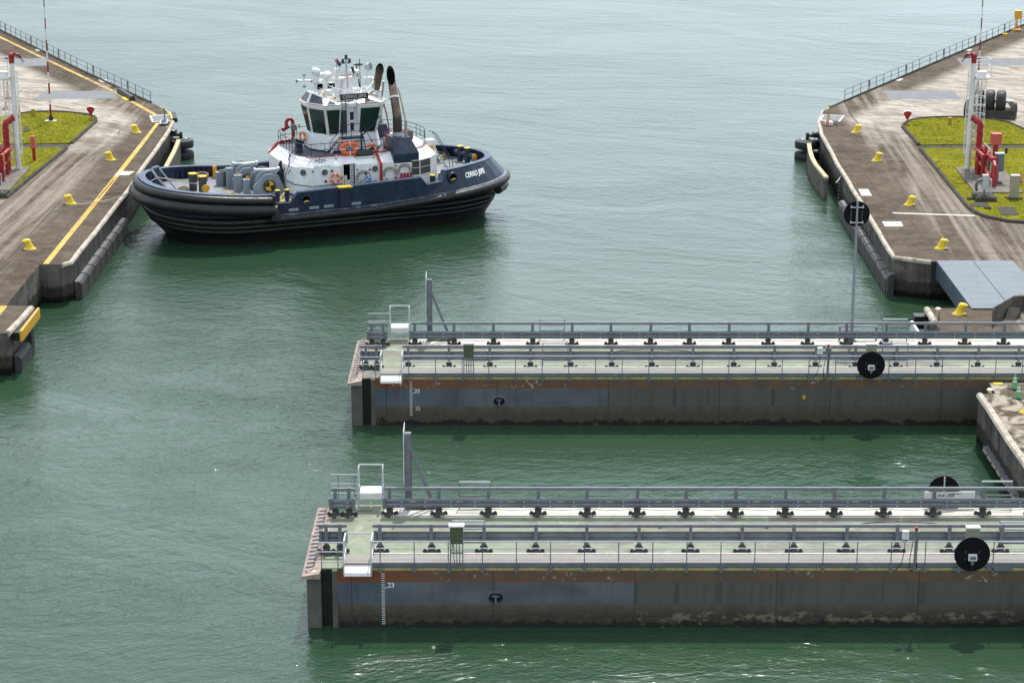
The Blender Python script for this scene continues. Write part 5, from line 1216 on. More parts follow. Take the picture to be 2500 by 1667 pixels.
# doorway standing open
m = MB(); m.bb((-.16, -4.40, 3.0), (.72, -4.30, 5.12)); dw = m.build('doorway', M['soot_and_shade_black'], tug)  # black panel stands for the dim interior; its shade is in the colour
m = MB(); m.bb((-.10, -4.412, 3.05), (.33, -4.40, 3.95)); m.bb((-.1, -4.412, 3.95), (.1, -4.404, 4.3)); m.build('inner_cupboard', M['cream_paint'], dw)
m = MB(); m.bb((.34, -4.415, 3.0), (.40, -4.40, 5.05)); m.bb((.4, -4.42, 3.0), (.62, -4.40, 5.05)); m.build('door_leaf', M['galv_light'], dw)
m = MB()
for q in range(9): m.bb((.42, -4.44, 3.1+q*.22), (.58, -4.42, 3.16+q*.22))
m.build('door_clips', M['galv'], dw)
m = MB(); m.bar((-.19, -4.40, 3.0), (-.19, -4.40, 5.14), .06); m.bar((.75, -4.40, 3.0), (.75, -4.40, 5.14), .06); m.bar((-.19, -4.40, 5.14), (.75, -4.40, 5.14), .06); m.build('door_frame', M['white'], dw)
def porthole(c, rz):
    Mx = Matrix.Rotation(rz, 3, 'Z') @ Matrix.Rotation(R(90), 3, 'X'); nn = Vector((math.sin(rz), -math.cos(rz), 0)); c = Vector(c)
    m = MB(); m.torus(c, .27, .045, Mx, 22, 6); p = m.build('porthole', M['white_worn'], tug, smooth=True)
    m = MB(); m.cyl(c-nn*.02, c+nn*.02, .26, n=22); m.build('pane', M['portglass'], p)
c1 = (Vector(HN[1])+Vector(HN[2]))/2
porthole((c1.x, c1.y, 4.62), math.atan2(HN[2][1]-HN[1][1], HN[2][0]-HN[1][0])); porthole((-1.55, -4.28, 4.6), 0); porthole((2.3, -4.32, 4.58), 0)
# louvre panels
for (a, b) in (((5.2, -4.36), (5.75, -4.36)), ((5.86, -4.33), (6.82, -3.74))):
    a, b = Vector(a), Vector(b); d = (b-a); rz = math.atan2(d.y, d.x); c = (a+b)/2
    m = MB(); m.box((c.x, c.y, 4.42), (d.length, .07, 1.1), rz); p = m.build('louvre_panel', M['louvre'], tug)
    m = MB(); m.box((c.x, c.y, 4.42), (d.length, .09, .03), rz); m.box((c.x, c.y, 4.98), (d.length+.06, .1, .05), rz); m.box((c.x, c.y, 3.86), (d.length+.06, .1, .05), rz); m.build('louvre_frame', M['white'], p)
# handrails on the house wall
for X0, X1 in ((-2.5, -.3), (.95, 2.4), (2.8, 5.1)):
    m = MB(); m.tube([(X0, -4.42, 3.66), (X1, -4.44, 3.70)], .03, 6); m.build('grab_rail', M['black'], tug)
m = MB(); m.tube([(-2.55, -4.38, 3.66), (-3.62, -3.55, 3.72), (-4.05, -2.0, 3.85)], .03, 6); m.build('grab_rail', M['black'], tug)
# red pipes
m = MB(); m.tube([(-2.75, -3.62, 5.68), (-1.6, -3.72, 5.66), (.9, -3.74, 5.68), (1.0, -3.78, 5.3), (1.15, -3.95, 5.18), (2.3, -3.98, 5.22), (2.35, -3.9, 5.5)], .045, 8); m.build('fire_pipe', M['red'], tug, smooth=True)
m = MB(); m.tube([(2.6, -3.75, 5.75), (2.66, -4.1, 5.35), (2.72, -4.5, 4.95), (2.72, -4.5, 3.2)], .10, 8); m.build('fire_pipe', M['red'], tug, smooth=True)
m = MB(); m.tube([(2.3, -3.7, 5.72), (3.4, -3.7, 5.72), (3.45, -3.6, 6.2), (3.5, -3.4, 7.0), (4.1, -3.0, 7.1)], .05, 8)
for q in range(5): m.cyl((2.35+q*.24, -3.7, 5.72), (2.40+q*.24, -3.7, 5.72), .1, n=8)
m.build('fire_pipe', M['red'], tug, smooth=True)
m = MB(); m.tube([(4.05, -2.6, 7.0), (3.95, -2.3, 8.2), (3.8, -1.9, 9.2)], .05, 6); m.build('fire_pipe', M['red'], tug, smooth=True)
m = MB(); m.tube([(5.55, -3.55, 5.7), (6.4, -3.05, 5.72), (7.0, -2.3, 5.75)], .045, 6); m.build('fire_pipe', M['red'], tug, smooth=True)
for q in range(4):
    m = MB(); X = 4.3+q*.25; m.cyl((X, -4.5, 3.7), (X, -4.5, 4.05), .08, n=8); m.torus((X, -4.52, 4.1), .09, .025, n=10, k=5); m.build('hydrant_valve', M['red'], tug, smooth=True)
m = MB(); m.tube([(4.0, -4.5, 3.72), (5.2, -4.5, 3.78)], .08, 8); m.build('fire_pipe', M['red'], tug, smooth=True)
# hose hoops on the wall
def hoop(X, Z):
    m = MB(); A = [R(-10+200*k/14) for k in range(15)]
    m.tube([(X+.42*math.cos(a), -4.47, Z+.42*math.sin(a)) for a in A], .035, 6); m.tube([(X+.56*math.cos(a), -4.50, Z+.56*math.sin(a)) for a in A], .035, 6); p = m.build('hose_rack', M['rope'], tug, smooth=True)
    m = MB()
    for a in A[::2]: m.bar((X+.4*math.cos(a), -4.53, Z+.4*math.sin(a)), (X+.58*math.cos(a), -4.53, Z+.58*math.sin(a)), .03)
    m.build('hose_straps', M['galv'], p)
hoop(1.35, 4.0); hoop(3.42, 4.1); hoop(4.55, 4.25)
# small wall signs
for X, Z, mt, w_ in ((-3.85, 4.75, 'sgreen', .14), (1.9, 4.55, 'red_faded', .16), (3.9, 4.7, 'red_faded', .14), (-.35, 4.1, 'darksteel', .16), (-1.0, 4.68, 'darksteel', .16), (-1.5, 3.95, 'black', .16), (.95, 4.62, 'darksteel', .1), (3.2, 3.75, 'orange_yel', .18), (3.9, 3.78, 'red_faded', .2)):
    m = MB(); X = max(X, -2.45); m.box((X, -4.33 if X < 3 else -4.36, Z), (w_, .06, w_)); m.build('wall_sign', M[mt], tug)
flat = lambda cx, y, cz, k=0: (lambda c: Vector((cx+c.x, y-c.z*.3, cz+c.y)))
text_obj('wall_lettering', 'CANAL DE PANAMÁ', .13, M['letter_black'], tug, lambda c: Vector((-1.72+c.x, -4.245-.0, 5.0)) + Vector((0, (c.y+.02)*.77, (c.y+.02)*.64+.03)), .02, 1.15)
m = MB(); S = []
for q in range(10):
    a = R(90+36*q); r = .30 if q % 2 == 0 else .12; S.append((r*math.cos(a), r*math.sin(a)))
def slope(u, v, o=.012): return (-1.72+u, -4.27+.48+v*.77-o*.64, 5.39+v*.64+o*.77)
ri = [(x*.55, y*.55) for x, y in S]
m.grid([[slope(*p) for p in S], [slope(*p) for p in ri]], cu=True); m.build('star_emblem', M['letter_black'], tug)
m = MB()
for q, vv in enumerate((.02, -.06, .1)):
    for s_ in (-1, 1): m.face([slope(s_*.22, vv-.02), slope(s_*.42, vv-.02), slope(s_*.42, vv+.015), slope(s_*.22, vv+.015)])
m.build('star_bars', M['letter_black'], tug)
m = MB(); m.face([slope(x*.5, y*.5, .016) for x, y in S]); m.build('star_centre', M['white'], tug)
m = MB(); m.face([slope(1.15, .0), slope(1.3, .0), slope(1.3, .16), slope(1.15, .16)]); m.build('wall_sign', M['galv'], tug)
# display board on the roof edge
m = MB(); m.box((1.7, -3.72, 5.68), (1.25, .36, .40), M=Matrix.Rotation(R(-35), 3, 'X')); m.build('display_board', M['black'], tug)
m = MB(); m.box((1.7, -3.80, 5.45), (1.35, .3, .1)); m.build('board_tray', M['white'], tug)
# ------------------------------------------------ wheelhouse
def facewin(Q, ins, name, mat_, parent, off=.02, thick=.03, rim=True):
    """window let into a planar quad/triangle, inset from its edges"""
    Q = [Vector(q) for q in Q]; c = sum(Q, Vector())/len(Q); nn = (Q[1]-Q[0]).cross(Q[2]-Q[0]).normalized()
    if nn.dot(c-Vector((1.1, 0, c.z-1.0))) < 0: nn = -nn
    P = [c+(q-c)*(1-ins) for q in Q]
    m = MB(); m.loft([[p+nn*off*.2 for p in P], [p+nn*off for p in P]]); w_ = m.build(name, mat_, parent)
    if rim:
        m = MB(); PP = [c+(q-c)*(1-ins*.86) for q in Q]
        m.grid([[p+nn*.001 for p in PP], [p+nn*(off+.012) for p in PP], [p+nn*(off+.012) for p in P], [p+nn*.001 for p in P]], cu=True); m.build('window_frame', M['white_worn'], w_)
    return w_
EN = [(-1.75, -.9), (-.85, -2.45), (.4, -2.45), (.4, -1.75), (1.77, -1.75), (1.77, -2.45), (3.62, -2.45), (4.2, -1.2)]
WN = [(-1.3, -.6), (-.45, -1.9), (.4, -1.9), (.4, -1.75), (1.77, -1.75), (1.77, -1.9), (3.2, -1.9), (3.62, -.9)]
BN = [(-1.45, -.7), (-.75, -1.95), (.2, -2.2), (.4, -2.2), (1.77, -2.2), (2.4, -2.15), (3.2, -1.9), (3.7, -.9)]
ze, zw, zb = 9.0, 6.72, 5.6
m = MB(); m.grid([[(x, y, zw) for x, y in mir(WN)], [(x, y, ze) for x, y in mir(EN)]], cu=True)
m.face([(x, y, zw) for x, y in mir(WN)][::-1]); wh = m.build('wheelhouse', M['white'], tug, bevel=.02)
m = MB(); m.loft([[(x*1.06, y*1.08, zb) for x, y in mir(BN)], [(x*1.03, y*1.04, zb+.5) for x, y in mir(BN)], [(x, y*.97, zw+.02) for x, y in mir(BN)]]); m.build('wheelhouse_base', M['white'], tug, smooth=True, sharp=28)
m = MB(); m.grid([[(x*1.075, y*1.095, zb) for x, y in mir(BN)], [(x*1.075, y*1.095, zb+.14) for x, y in mir(BN)]], cu=True); m.build('base_skirt', M['navy'], tug)
# eaves band with red line
m = MB(); OV = [(x*1.0+(-.06 if x < 0 else .05), y*1.03) for x, y in EN]
m.loft([[(x, y, ze-.03) for x, y in mir(OV)], [(x, y, ze+.13) for x, y in mir(OV)]]); m.build('eave', M['white'], tug)
for s_ in (1, -1):
    m = MB(); m.tube([(x-.02 if x < 0 else x, s_*y*1.01, ze+.15) for x, y in OV[:3]], .022, 5); m.build('eave_stripe', M['red'], tug)
    m = MB(); m.tube([(x, s_*y*1.01, ze+.15) for x, y in OV[5:8]], .022, 5); m.build('eave_stripe', M['red'], tug)
# roof pods: sloping bands of glass
zr0, zt = ze+.13, 9.86
def pod(E1, E2, E3, T1, Tm):
    """E1 front corner, E2 diagonal corner, E3 side end; T1 roof front corner, Tm roof middle (z low)"""
    A = lambda p, z: Vector((p[0], p[1], z))
    for s_ in (1, -1):
        f = lambda p, z: Vector((p[0], s_*p[1], z))
        a, b, c = f(E1, zr0), f(E2, zr0), f(E3, zr0); t, mm = f(T1, zt), f(Tm, zr0+.06); q = t+(mm-t)*.42
        yield s_, a, b, c, t, mm, q
m = MB(); wins = []; edges = []
for E1, E2, E3, T1, Tm in (((-1.75, -.9), (-.85, -2.45), (.42, -2.45), (-1.3, -.5), (.42, -2.1)), ((4.2, -1.2), (3.62, -2.45), (1.75, -2.45), (3.45, -.7), (1.75, -2.1))):
    L = list(pod(E1, E2, E3, T1, Tm))
    for s_, a, b, c, t, mm, q in L:
        m.face([a, b, q, t]); m.face([b, c, mm, q]); wins.append(([a, b, q, t], .20)); wins.append(([b, b+(c-b)*.86, q+(mm-q)*.35], .34))
    (s1, a1, b1, c1_, t1, m1, q_1), (s2, a2, b2, c2, t2, m2, q_2) = L
    m.face([a1, a2, t2, t1]); wins.append(([a1, a2, t2, t1], .16)); m.face([t1, q_1, m1, m2, q_2, t2])
    m.face([c1_, m1, m2, c2])
m.build('roof', M['white'], tug)
for Q, i_ in wins: facewin(Q, i_, 'roof_window', M['skyglass'], wh)
# lower windows
f3 = lambda i, s_, z: Vector(((WN if z == 0 else EN)[i][0], s_*(WN if z == 0 else EN)[i][1], zw if z == 0 else ze))
for s_ in (1, -1):
    for i, j in ((0, 1), (1, 2), (5, 6), (6, 7)):
        facewin([f3(i, s_, 0), f3(j, s_, 0), f3(j, s_, 1), f3(i, s_, 1)], .17, 'window', M['glass'], wh)
facewin([f3(0, 1, 0), f3(0, -1, 0), f3(0, -1, 1), f3(0, 1, 1)], .15, 'window', M['glass'], wh); facewin([f3(7, 1, 0), f3(7, -1, 0), f3(7, -1, 1), f3(7, 1, 1)], .15, 'window', M['glass'], wh)
m = MB(); m.bb((.46, -1.80, 6.9), (1.02, -1.76, 8.6)); m.build('window', M['recessglass'], wh)
m = MB(); m.bb((1.12, -1.80, 6.75), (1.70, -1.75, 8.75)); dr = m.build('wheelhouse_door', M['white_worn'], wh, bevel=.01)
for z0_ in (7.05, 7.85):
    m = MB(); m.bb((1.27, -1.82, z0_), (1.55, -1.795, z0_+.6)); m.build('door_pane', M['skyglass'], dr)
m = MB(); m.bb((1.10, -1.95, 8.85), (1.75, -1.72, 9.1)); m.build('door_canopy', M['white'], wh)
# ladder up to the roof
m = MB()
for X in (.62, .92): m.tube([(X, -1.95, 6.7), (X, -1.95, 9.35), (X, -1.7, 9.4)], .03, 6)
ld = m.build('roof_ladder', M['black'], tug)
m = MB()
for q in range(9): m.tube([(.62, -1.95, 6.9+q*.28), (.92, -1.95, 6.9+q*.28)], .022, 5)
m.build('ladder_rungs', M['black'], ld)
# boarding platform, stair and rails
m = MB(); m.bb((.25, -2.9, 6.62), (2.0, -1.7, 6.72)); pf = m.build('platform', M['navy'], tug)
for X in (.5, 1.15, 1.95):
    m = MB(); m.bar((X, -2.85, 5.62), (X, -2.85, 6.62), .06); m.build('platform_leg', M['white'], pf)
m = MB(); m.bar((.25, -2.85, 6.58), (2.0, -2.85, 6.58), .09); m.build('platform_edge', M['white'], pf)
m = MB()
for Y in (-2.75, -2.15): m.bar((.28, Y, 6.66), (-.62, Y, 5.64), .05, .16)
st = m.build('stair', M['white_worn'], tug)
for q in range(5):
    m = MB(); t = (q+.6)/5.4; m.box((.28-.9*t, -2.45, 6.66-1.02*t), (.24, .56, .04)); m.build('stair_tread', M['darksteel'] if q else M['orange_yel'], st)
m = MB(); m.tube([(-.62, -2.8, 5.64), (-.62, -2.8, 6.5), (.28, -2.85, 7.5), (.28, -2.85, 7.72), (1.75, -2.85, 7.72), (2.05, -2.85, 7.4), (2.55, -2.85, 6.4), (2.55, -2.85, 5.64)], .028, 6)
m.tube([(.28, -2.85, 7.2), (2.0, -2.85, 7.2)], .022, 6)
for X in (.28, 1.0, 1.75): m.tube([(X, -2.85, 6.7), (X, -2.85, 7.72)], .026, 6)
m.build('platform_rail', M['navy'], tug)
m = MB(); m.bar((1.65, -3.0, 6.7), (3.3, -2.62, 8.15), .09, .07); m.bar((1.72, -3.02, 5.64), (1.72, -3.02, 7.3), .1, .1); m.bar((2.1, -2.9, 5.9), (1.75, -2.95, 7.2), .05); m.build('davit', M['navy'], tug)
# upper deck railing
def railing(P, h=.95, n_mid=1, step=.95, mt='navy'):
    P = [Vector(p) for p in P]
    for q in range(n_mid+1):
        m = MB(); m.tube([p+Vector((0, 0, h*(1-q/(n_mid+1)))) for p in P], .026, 6); m.build('deck_rail', M[mt], tug)
    m = MB(); m.tube([(0, 0, 0), (0, 0, h)], .024, 5); p0 = m.build('deck_rail_post', M[mt], tug, loc=P[0])
    for a, c in zip(P, P[1:]):
        L = (c-a).length; k = max(1, round(L/step))
        for j in range(1, k+1): copy_part(p0, a+(c-a)*(j/k), tug)
ins = [(x*.985, y*.975, 5.62) for x, y in RN]
railing([(-3.1, 1.0, 5.62), ins[0][:2]+(5.62,), ins[1], ins[2], (-.2, -3.45, 5.62), (3.3, -3.45, 5.62)], .95, 1)
railing([(-3.1, 1.0, 5.62), (-3.0, 2.65, 5.62), (-2.25, 3.42, 5.62), (3.4, 3.45, 5.62)], .95, 1)
railing([(5.6, 3.45, 5.64), (6.3, 3.05, 5.64), (7.0, 2.2, 5.64), (7.4, .9, 5.64), (7.4, -.9, 5.64), (7.1, -1.9, 5.64)], 1.0, 2)
# aft ladder
m = MB()
for Y in (-2.55, -1.95): m.bar((7.55, Y, 5.5), (9.0, Y, 3.2), .06, .12)
al = m.build('aft_ladder', M['galv_light'], tug)
for q in range(8):
    m = MB(); t = (q+.7)/8.5; m.box((7.55+1.45*t, -2.25, 5.5-2.3*t), (.2, .56, .04)); m.build('ladder_step', M['orange_yel'] if q in (0, 1, 7) else M['galv_light'], al)
m = MB()
for Y in (-2.62, -1.9): m.tube([(7.4, Y, 6.6), (7.7, Y, 6.55), (9.0, Y, 4.4), (9.1, Y, 3.3)], .03, 6)
m.build('ladder_rail', M['navy'], al)
# ------------------------------------------------ exhaust casings and stacks
for s_ in (1, -1):
    m = MB(); yo, yi, ym = -4.36*s_, -1.9*s_, -3.55*s_
    L_ = [[(3.75, yo, 4.86), (5.75, yo, 4.86), (5.75, yi, 4.86), (3.75, yi, 4.86)], [(3.75, yo, 5.55), (5.75, yo, 5.55), (5.75, yi, 5.55), (3.75, yi, 5.55)], [(3.95, ym, 6.62), (5.35, ym, 6.62), (5.35, yi, 6.62), (3.95, yi, 6.62)]]
    m.loft(L_); cs = m.build('exhaust_casing', M['navy'], tug, bevel=.06)
    # stack: collar, upright drum, leaning pipe, slanted mouth
    m = MB(); m.cyl((4.6, -2.85*s_, 6.6), (4.6, -2.85*s_, 6.92), .37, n=18); m.build('stack_collar', M['galv_light'], cs, smooth=True)
    cx, cy = 4.6, -2.85*s_
    T = Vector((4.72 if s_ > 0 else 4.62, -1.15*s_, 10.85)); B0 = Vector((cx, cy, 8.05)); ld = (T-B0).normalized(); t_ = math.degrees(math.asin(abs(ld.y)))
    circ = [(math.cos(2*math.pi*k/24), math.sin(2*math.pi*k/24)) for k in range(24)]
    rows = [[(cx+.34*a, cy+.34*b, z) for a, b in circ] for z in (6.9, 7.98)]
    for q_, r_ in ((.06, .325), (.62, .30)):
        o_ = B0+(T-B0)*q_; rows.append([o_+Vector((r_*a, r_*b*math.cos(R(t_)), -s_*r_*b*math.sin(R(t_)))) for a, b in circ])
    # mouth cut on a slant, its high side turned inboard and aft
    last = []
    for a, b in circ:
        wv = (a*.3746+b*.927)*s_; last.append(T+Vector((.28*a, .28*b+.22*wv*s_, .62*wv)))
    m = MB(); rows.append(last); m.grid(rows, cu=True); m.build('stack', M['exhaust'], cs, smooth=True, sharp=50)
    cc = sum(last, Vector())/24; dn = Vector((0, .02*s_, -.03))
    m = MB(); m.face([cc+(p-cc)*.97+dn for p in last]); m.build('stack_mouth', M['soot_and_shade_black'], cs)
    m = MB(); m.tube(last, .035, 6, closed=True); m.build('mouth_rim', M['soot_and_shade_black'], cs)
    m = MB(); m.tube([(5.25, -2.9*s_, 6.6), (5.25, -2.9*s_, 7.7)], .11, 8); m.tube([(5.25, -2.9*s_, 7.7), (5.15, -1.9*s_, 9.6), (5.1, -1.65*s_, 9.95)], .075, 8); m.build('vent_pipe', M['vent'], cs, smooth=True)
    m = MB(); m.cyl((4.65, -2.1*s_, 9.28), (4.66, -2.03*s_, 9.40), .38, n=18); m.tube([(4.3, -2.0*s_, 9.35), (3.9, -2.1*s_, 9.2), (3.5, -2.2*s_, 9.0)], .05, 6); m.tube([(4.9, -2.0*s_, 9.35), (5.2, -2.05*s_, 9.3)], .05, 6); m.build('stack_strap', M['white_worn'], cs)
text_obj('casing_lettering', 'JE', .50, M['lettering'], tug, lambda c: Vector((4.62+c.x, -3.97-.02, 6.02)) + Vector((0, c.y*.6, c.y*.8)), .03)
def stern_surf(c):
    t = .56+c.y/1.2
    P = [Vector(capxy(k, t)) for k in range(K) if ST[k][0] == 's']
    pr = []; acc = 0                                     # arc length from X = 10
    for a, b in zip(P, P[1:]): pr.append((acc, a, b)); acc += (b-a).length
    s0 = next(l0+(b-a).length*(10.15-a.x)/(b.x-a.x) for l0, a, b in pr if a.x <= 10.15 <= b.x); sv_ = s0+c.x
    for l0, a, b in pr:
        L = (b-a).length
        if l0 <= sv_ <= l0+L: p = a+(b-a)*((sv_-l0)/L); d = (b-a)/L; break
    nn = Vector((d.y, -d.x, .3)).normalized(); zz = rubz(p.x)+(4.25-rubz(p.x))*t
    return Vector((p.x, p.y, zz)) + nn*(.03+c.z)
text_obj('stern_lettering', 'CERRO JEFE', .40, M['lettering'], tug, stern_surf, .035, 1.02)
# ------------------------------------------------ mast and roof equipment
m = MB(); m.box((1.50, -2.2, 9.66), (2.16, .06, .42)); nb = m.build('name_board', M['black'], tug)
text_obj('board_lettering', 'CERRO JEFE', .33, M['letter_grey'], nb, lambda c: Vector((1.50+c.x, -2.236-c.z, 9.66+c.y)), .03, 1.08)
m = MB(); m.bb((-.9, -1.1, 9.2), (3.0, 1.1, 9.32)); m.build('roof_platform', M['white'], tug)
m = MB(); m.lathe([(.62, 9.3), (.5, 9.9), (.44, 10.6), (.3, 10.75)], (1.62, .1, 0), 16); m.build('mast_base', M['white'], tug, smooth=True)
m = MB(); m.cyl((1.66, .1, 10.6), (1.66, .1, 12.1), .075, n=10); mst = m.build('mast_pole', M['galv_light'], tug, smooth=True)
m = MB(); m.bar((1.3, .1, 11.75), (1.95, .1, 11.75), .07); m.build('mast_arm', M['galv_light'], mst)
for X, Z in ((1.66, 12.15), (1.4, 11.85), (1.92, 11.85)):
    m = MB(); m.cyl((X, .1, Z-.02), (X, .1, Z+.24), .11, n=10); m.cyl((X, .1, Z-.06), (X, .1, Z-.02), .17, n=10); m.build('mast_light', M['darksteel'], mst, smooth=True)
m = MB(); m.bb((.70, -.2, 9.3), (.98, .1, 11.45)); m.build('square_post', M['white'], tug)
m = MB(); m.cyl((.92, .1, 11.3), (.92, .1, 11.75), .03, n=6); m.build('post_aerial', M['galv'], tug)
for c_, r, z in (((1.05, .1), .5, 10.62), ((2.15, .1), .5, 10.6)):
    m = MB(); m.cyl((*c_, z), (*c_, z+.1), r, n=20); m.build('mast_platform', M['white'], tug, smooth=True)
m = MB(); m.cyl((2.3, .1, 10.6), (2.3, .1, 10.98), .2, n=12); m.lathe([(.36, 10.98), (.4, 11.03), (.4, 11.2), (.3, 11.28), (.02, 11.3)], (2.3, .1, 0), 18); m.build('radome', M['white'], tug, smooth=True)
m = MB(); m.bar((1.05, -.45, 10.95), (2.15, -.3, 10.95), .09, .12); m.cyl((1.6, -.38, 10.0), (1.6, -.38, 10.95), .06, n=8); m.build('radar_scanner', M['pinkish'], tug)
m = MB(); m.bar((.75, .5, 11.15), (1.75, .5, 11.15), .05); m.build('yard', M['pinkish'], tug)
m = MB(); m.torus((2.62, .1, 11.6), .32, .03, n=16, k=5); m.bar((2.2, .1, 11.6), (2.9, .1, 11.6), .04); m.tube([(2.45, .1, 11.6), (2.68, .1, 9.9)], .045, 6); m.build('loop_aerial', M['black'], tug)
m = MB(); m.tube([(2.75, .15, 9.8), (2.72, .15, 12.0)], .03, 6); m.build('whip_aerial', M['darksteel'], tug)
def floodlight(c, d, r, L, mt='white'):
    d = Vector(d).normalized(); c = Vector(c)
    m = MB(); m.lathe([(r*.35, -L*.55), (r*.8, -L*.4), (r, -.05*L), (r, L*.4)], c, 14, Vector((0, 0, 1)).rotation_difference(d).to_matrix()); o = m.build('searchlight', M[mt], tug, smooth=True)
    m = MB(); m.cyl(c+d*L*.38, c+d*L*.43, r*.9, n=14); m.build('light_glass', M['galv'], o)
    m = MB(); m.bar(c-Vector((0, 0, .0)), c-Vector((0, 0, r+.3)), .07); m.build('light_stand', M['white'], o)
floodlight((-.72, .0, 11.3), (-.7, .6, .1), .29, .6); floodlight((.02, -.3, 10.95), (-.6, .8, .25), .33, .5); floodlight((.3, .4, 10.95), (.3, 1, 0), .26, .5)
floodlight((3.38, .1, 11.4), (.6, -.6, .25), .3, .5, 'galv_light')
m = MB(); m.cyl((-1.05, .0, 11.3), (-.95, 0, 11.3), .12, n=8); m.build('camera_head', M['darksteel'], tug)
# port side arm with horns
m = MB(); m.tube([(-.2, 0, 10.62), (-2.05, 0, 10.68)], .08, 8); am = m.build('signal_arm', M['white'], tug, smooth=True)
for X, Z, dx, dz_ in ((-1.65, 10.98, 0, .18), (-1.65, 10.35, 0, -.18), (-2.1, 10.68, -.18, 0), (-.98, 10.62, -.14, 0), (-.75, 10.35, 0, -.15), (-.55, 10.98, 0, .15)):
    m = MB(); m.cyl((X-dx, 0, Z-dz_), (X, 0, Z), .07, n=8); m.cyl((X, 0, Z-.06), (X, 0, Z+.1), .13, n=10); m.build('signal_lamp', M['white_worn'], am, smooth=True)
    m = MB(); m.cyl((X+dx*.6, -.02, Z+dz_*.6), (X+dx*.9+.001, -.02, Z+dz_*.9), .12, n=10); m.build('lamp_lens', M['darksteel'], am, smooth=True)
for X in (-.72, 3.35):
    m = MB()
    for a in (0, .32):
        for b in (0, .32): m.bar((X-.16+a, -.2+b, 9.3), (X-.16+a, -.2+b, 10.95), .05)
    for q in range(5): m.bar((X-.16, -.2, 9.4+q*.33), (X+.16, -.2, 9.7+q*.33), .03); m.bar((X-.16, .12, 9.7+q*.33), (X+.16, .12, 9.4+q*.33), .03)
    m.bb((X-.35, -.35, 10.55), (X+.35, .35, 10.62)); m.build('lattice_tower', M['white'], tug)
m = MB(); m.bb((-.85, -.5, 10.0), (-.3, -.2, 10.5)); m.build('speaker_box', M['white'], tug); m = MB(); m.bb((-.8, -.52, 10.05), (-.4, -.5, 10.45)); m.build('speaker_front', M['soot_and_shade_black'], tug)
m = MB(); m.bb((-.05, -.5, 10.05), (.62, -.2, 10.5)); m.build('speaker_box', M['white'], tug); m = MB(); m.bb((.0, -.52, 10.1), (.55, -.5, 10.42)); m.build('speaker_front', M['soot_and_shade_black'], tug)
m = MB(); m.bb((-.5, .2, 11.0), (.6, .9, 11.06)); m.build('mast_platform', M['white'], tug)
# white roof rails
m = MB()
m.tube([(-.75, -.4, 10.62), (.2, -1.0, 10.25), (1.05, -1.8, 9.98), (1.4, -1.9, 9.95)], .035, 6); m.tube([(3.6, -.5, 10.4), (2.7, -1.5, 9.95), (2.2, -1.9, 9.9)], .035, 6); m.tube([(-.75, -.45, 10.2), (.1, -1.05, 9.85), (.5, -1.5, 9.65)], .025, 6); m.tube([(-1.1, -.5, 9.95), (.42, -2.1, 9.35)], .025, 6); m.tube([(2.6, -1.6, 9.45), (3.4, -.8, 9.95)], .025, 6)
for p in ((-.75, -.4, 10.62), (.2, -1.0, 10.25), (1.05, -1.8, 9.98), (2.2, -1.9, 9.9), (2.7, -1.5, 9.95), (3.6, -.5, 10.4)): m.tube([p, (p[0], p[1], 9.2)], .028, 6)
m.build('roof_rail', M['white'], tug)
for p in ((-.55, -1.25, 9.72), (.15, -1.75, 9.5), (2.75, -1.75, 9.55)):
    m = MB(); m.cyl(p, (p[0], p[1], p[2]+.16), .1, n=10); m.build('amber_light', M['orange_yel'], tug, smooth=True)
for c_, sz in (((1.3, -1.2, 9.4), (.5, .4, .3)), ((2.1, -1.3, 9.4), (.4, .5, .25)), ((.3, .6, 9.5), (.7, .5, .5)), ((2.6, .7, 9.5), (.6, .6, .5)), ((1.1, -.9, 9.55), (.25, .3, .6)), ((2.9, -.3, 9.6), (.3, .3, .7))):
    m = MB(); m.box(c_, sz); m.build('roof_locker', M['white'], tug, bevel=.02)
for k in range(12):
    X = -.3+3.2*random.random(); Y = -.9+1.8*random.random(); m = MB(); m.cyl((X, Y, 9.3), (X, Y, 9.8+random.random()*.7), .03, n=5); m.build('aerial', M['white_worn'], tug)
# flags
m = MB(); m.tube([(.95, .3, 10.4), (1.2, .3, 11.5)], .015, 5); fl = m.build('flag_halyard', M['rope'], tug)
def flag(c, u, v, name, mt):
    m = MB(); rows = []
    for i in range(5): rows.append([Vector(c)+Vector(u)*(i/4)+Vector(v)*(j/4)+Vector((0, .05*math.sin(i*1.7+j), 0)) for j in range(5)])
    m.grid(rows); m.mi = 0; return m.build(name, mt, tug)
flag((.82, .3, 12.0), (.16, 0, -.24), (.24, 0, .12), 'flag', M['red_faded']); flag((.98, .3, 11.76), (.16, 0, -.28), (.24, 0, .12), 'flag', M['flag_blue'])
flag((1.88, -.3, 11.5), (.15, 0, -.45), (.2, 0, .02), 'flag', M['flag_dark'])
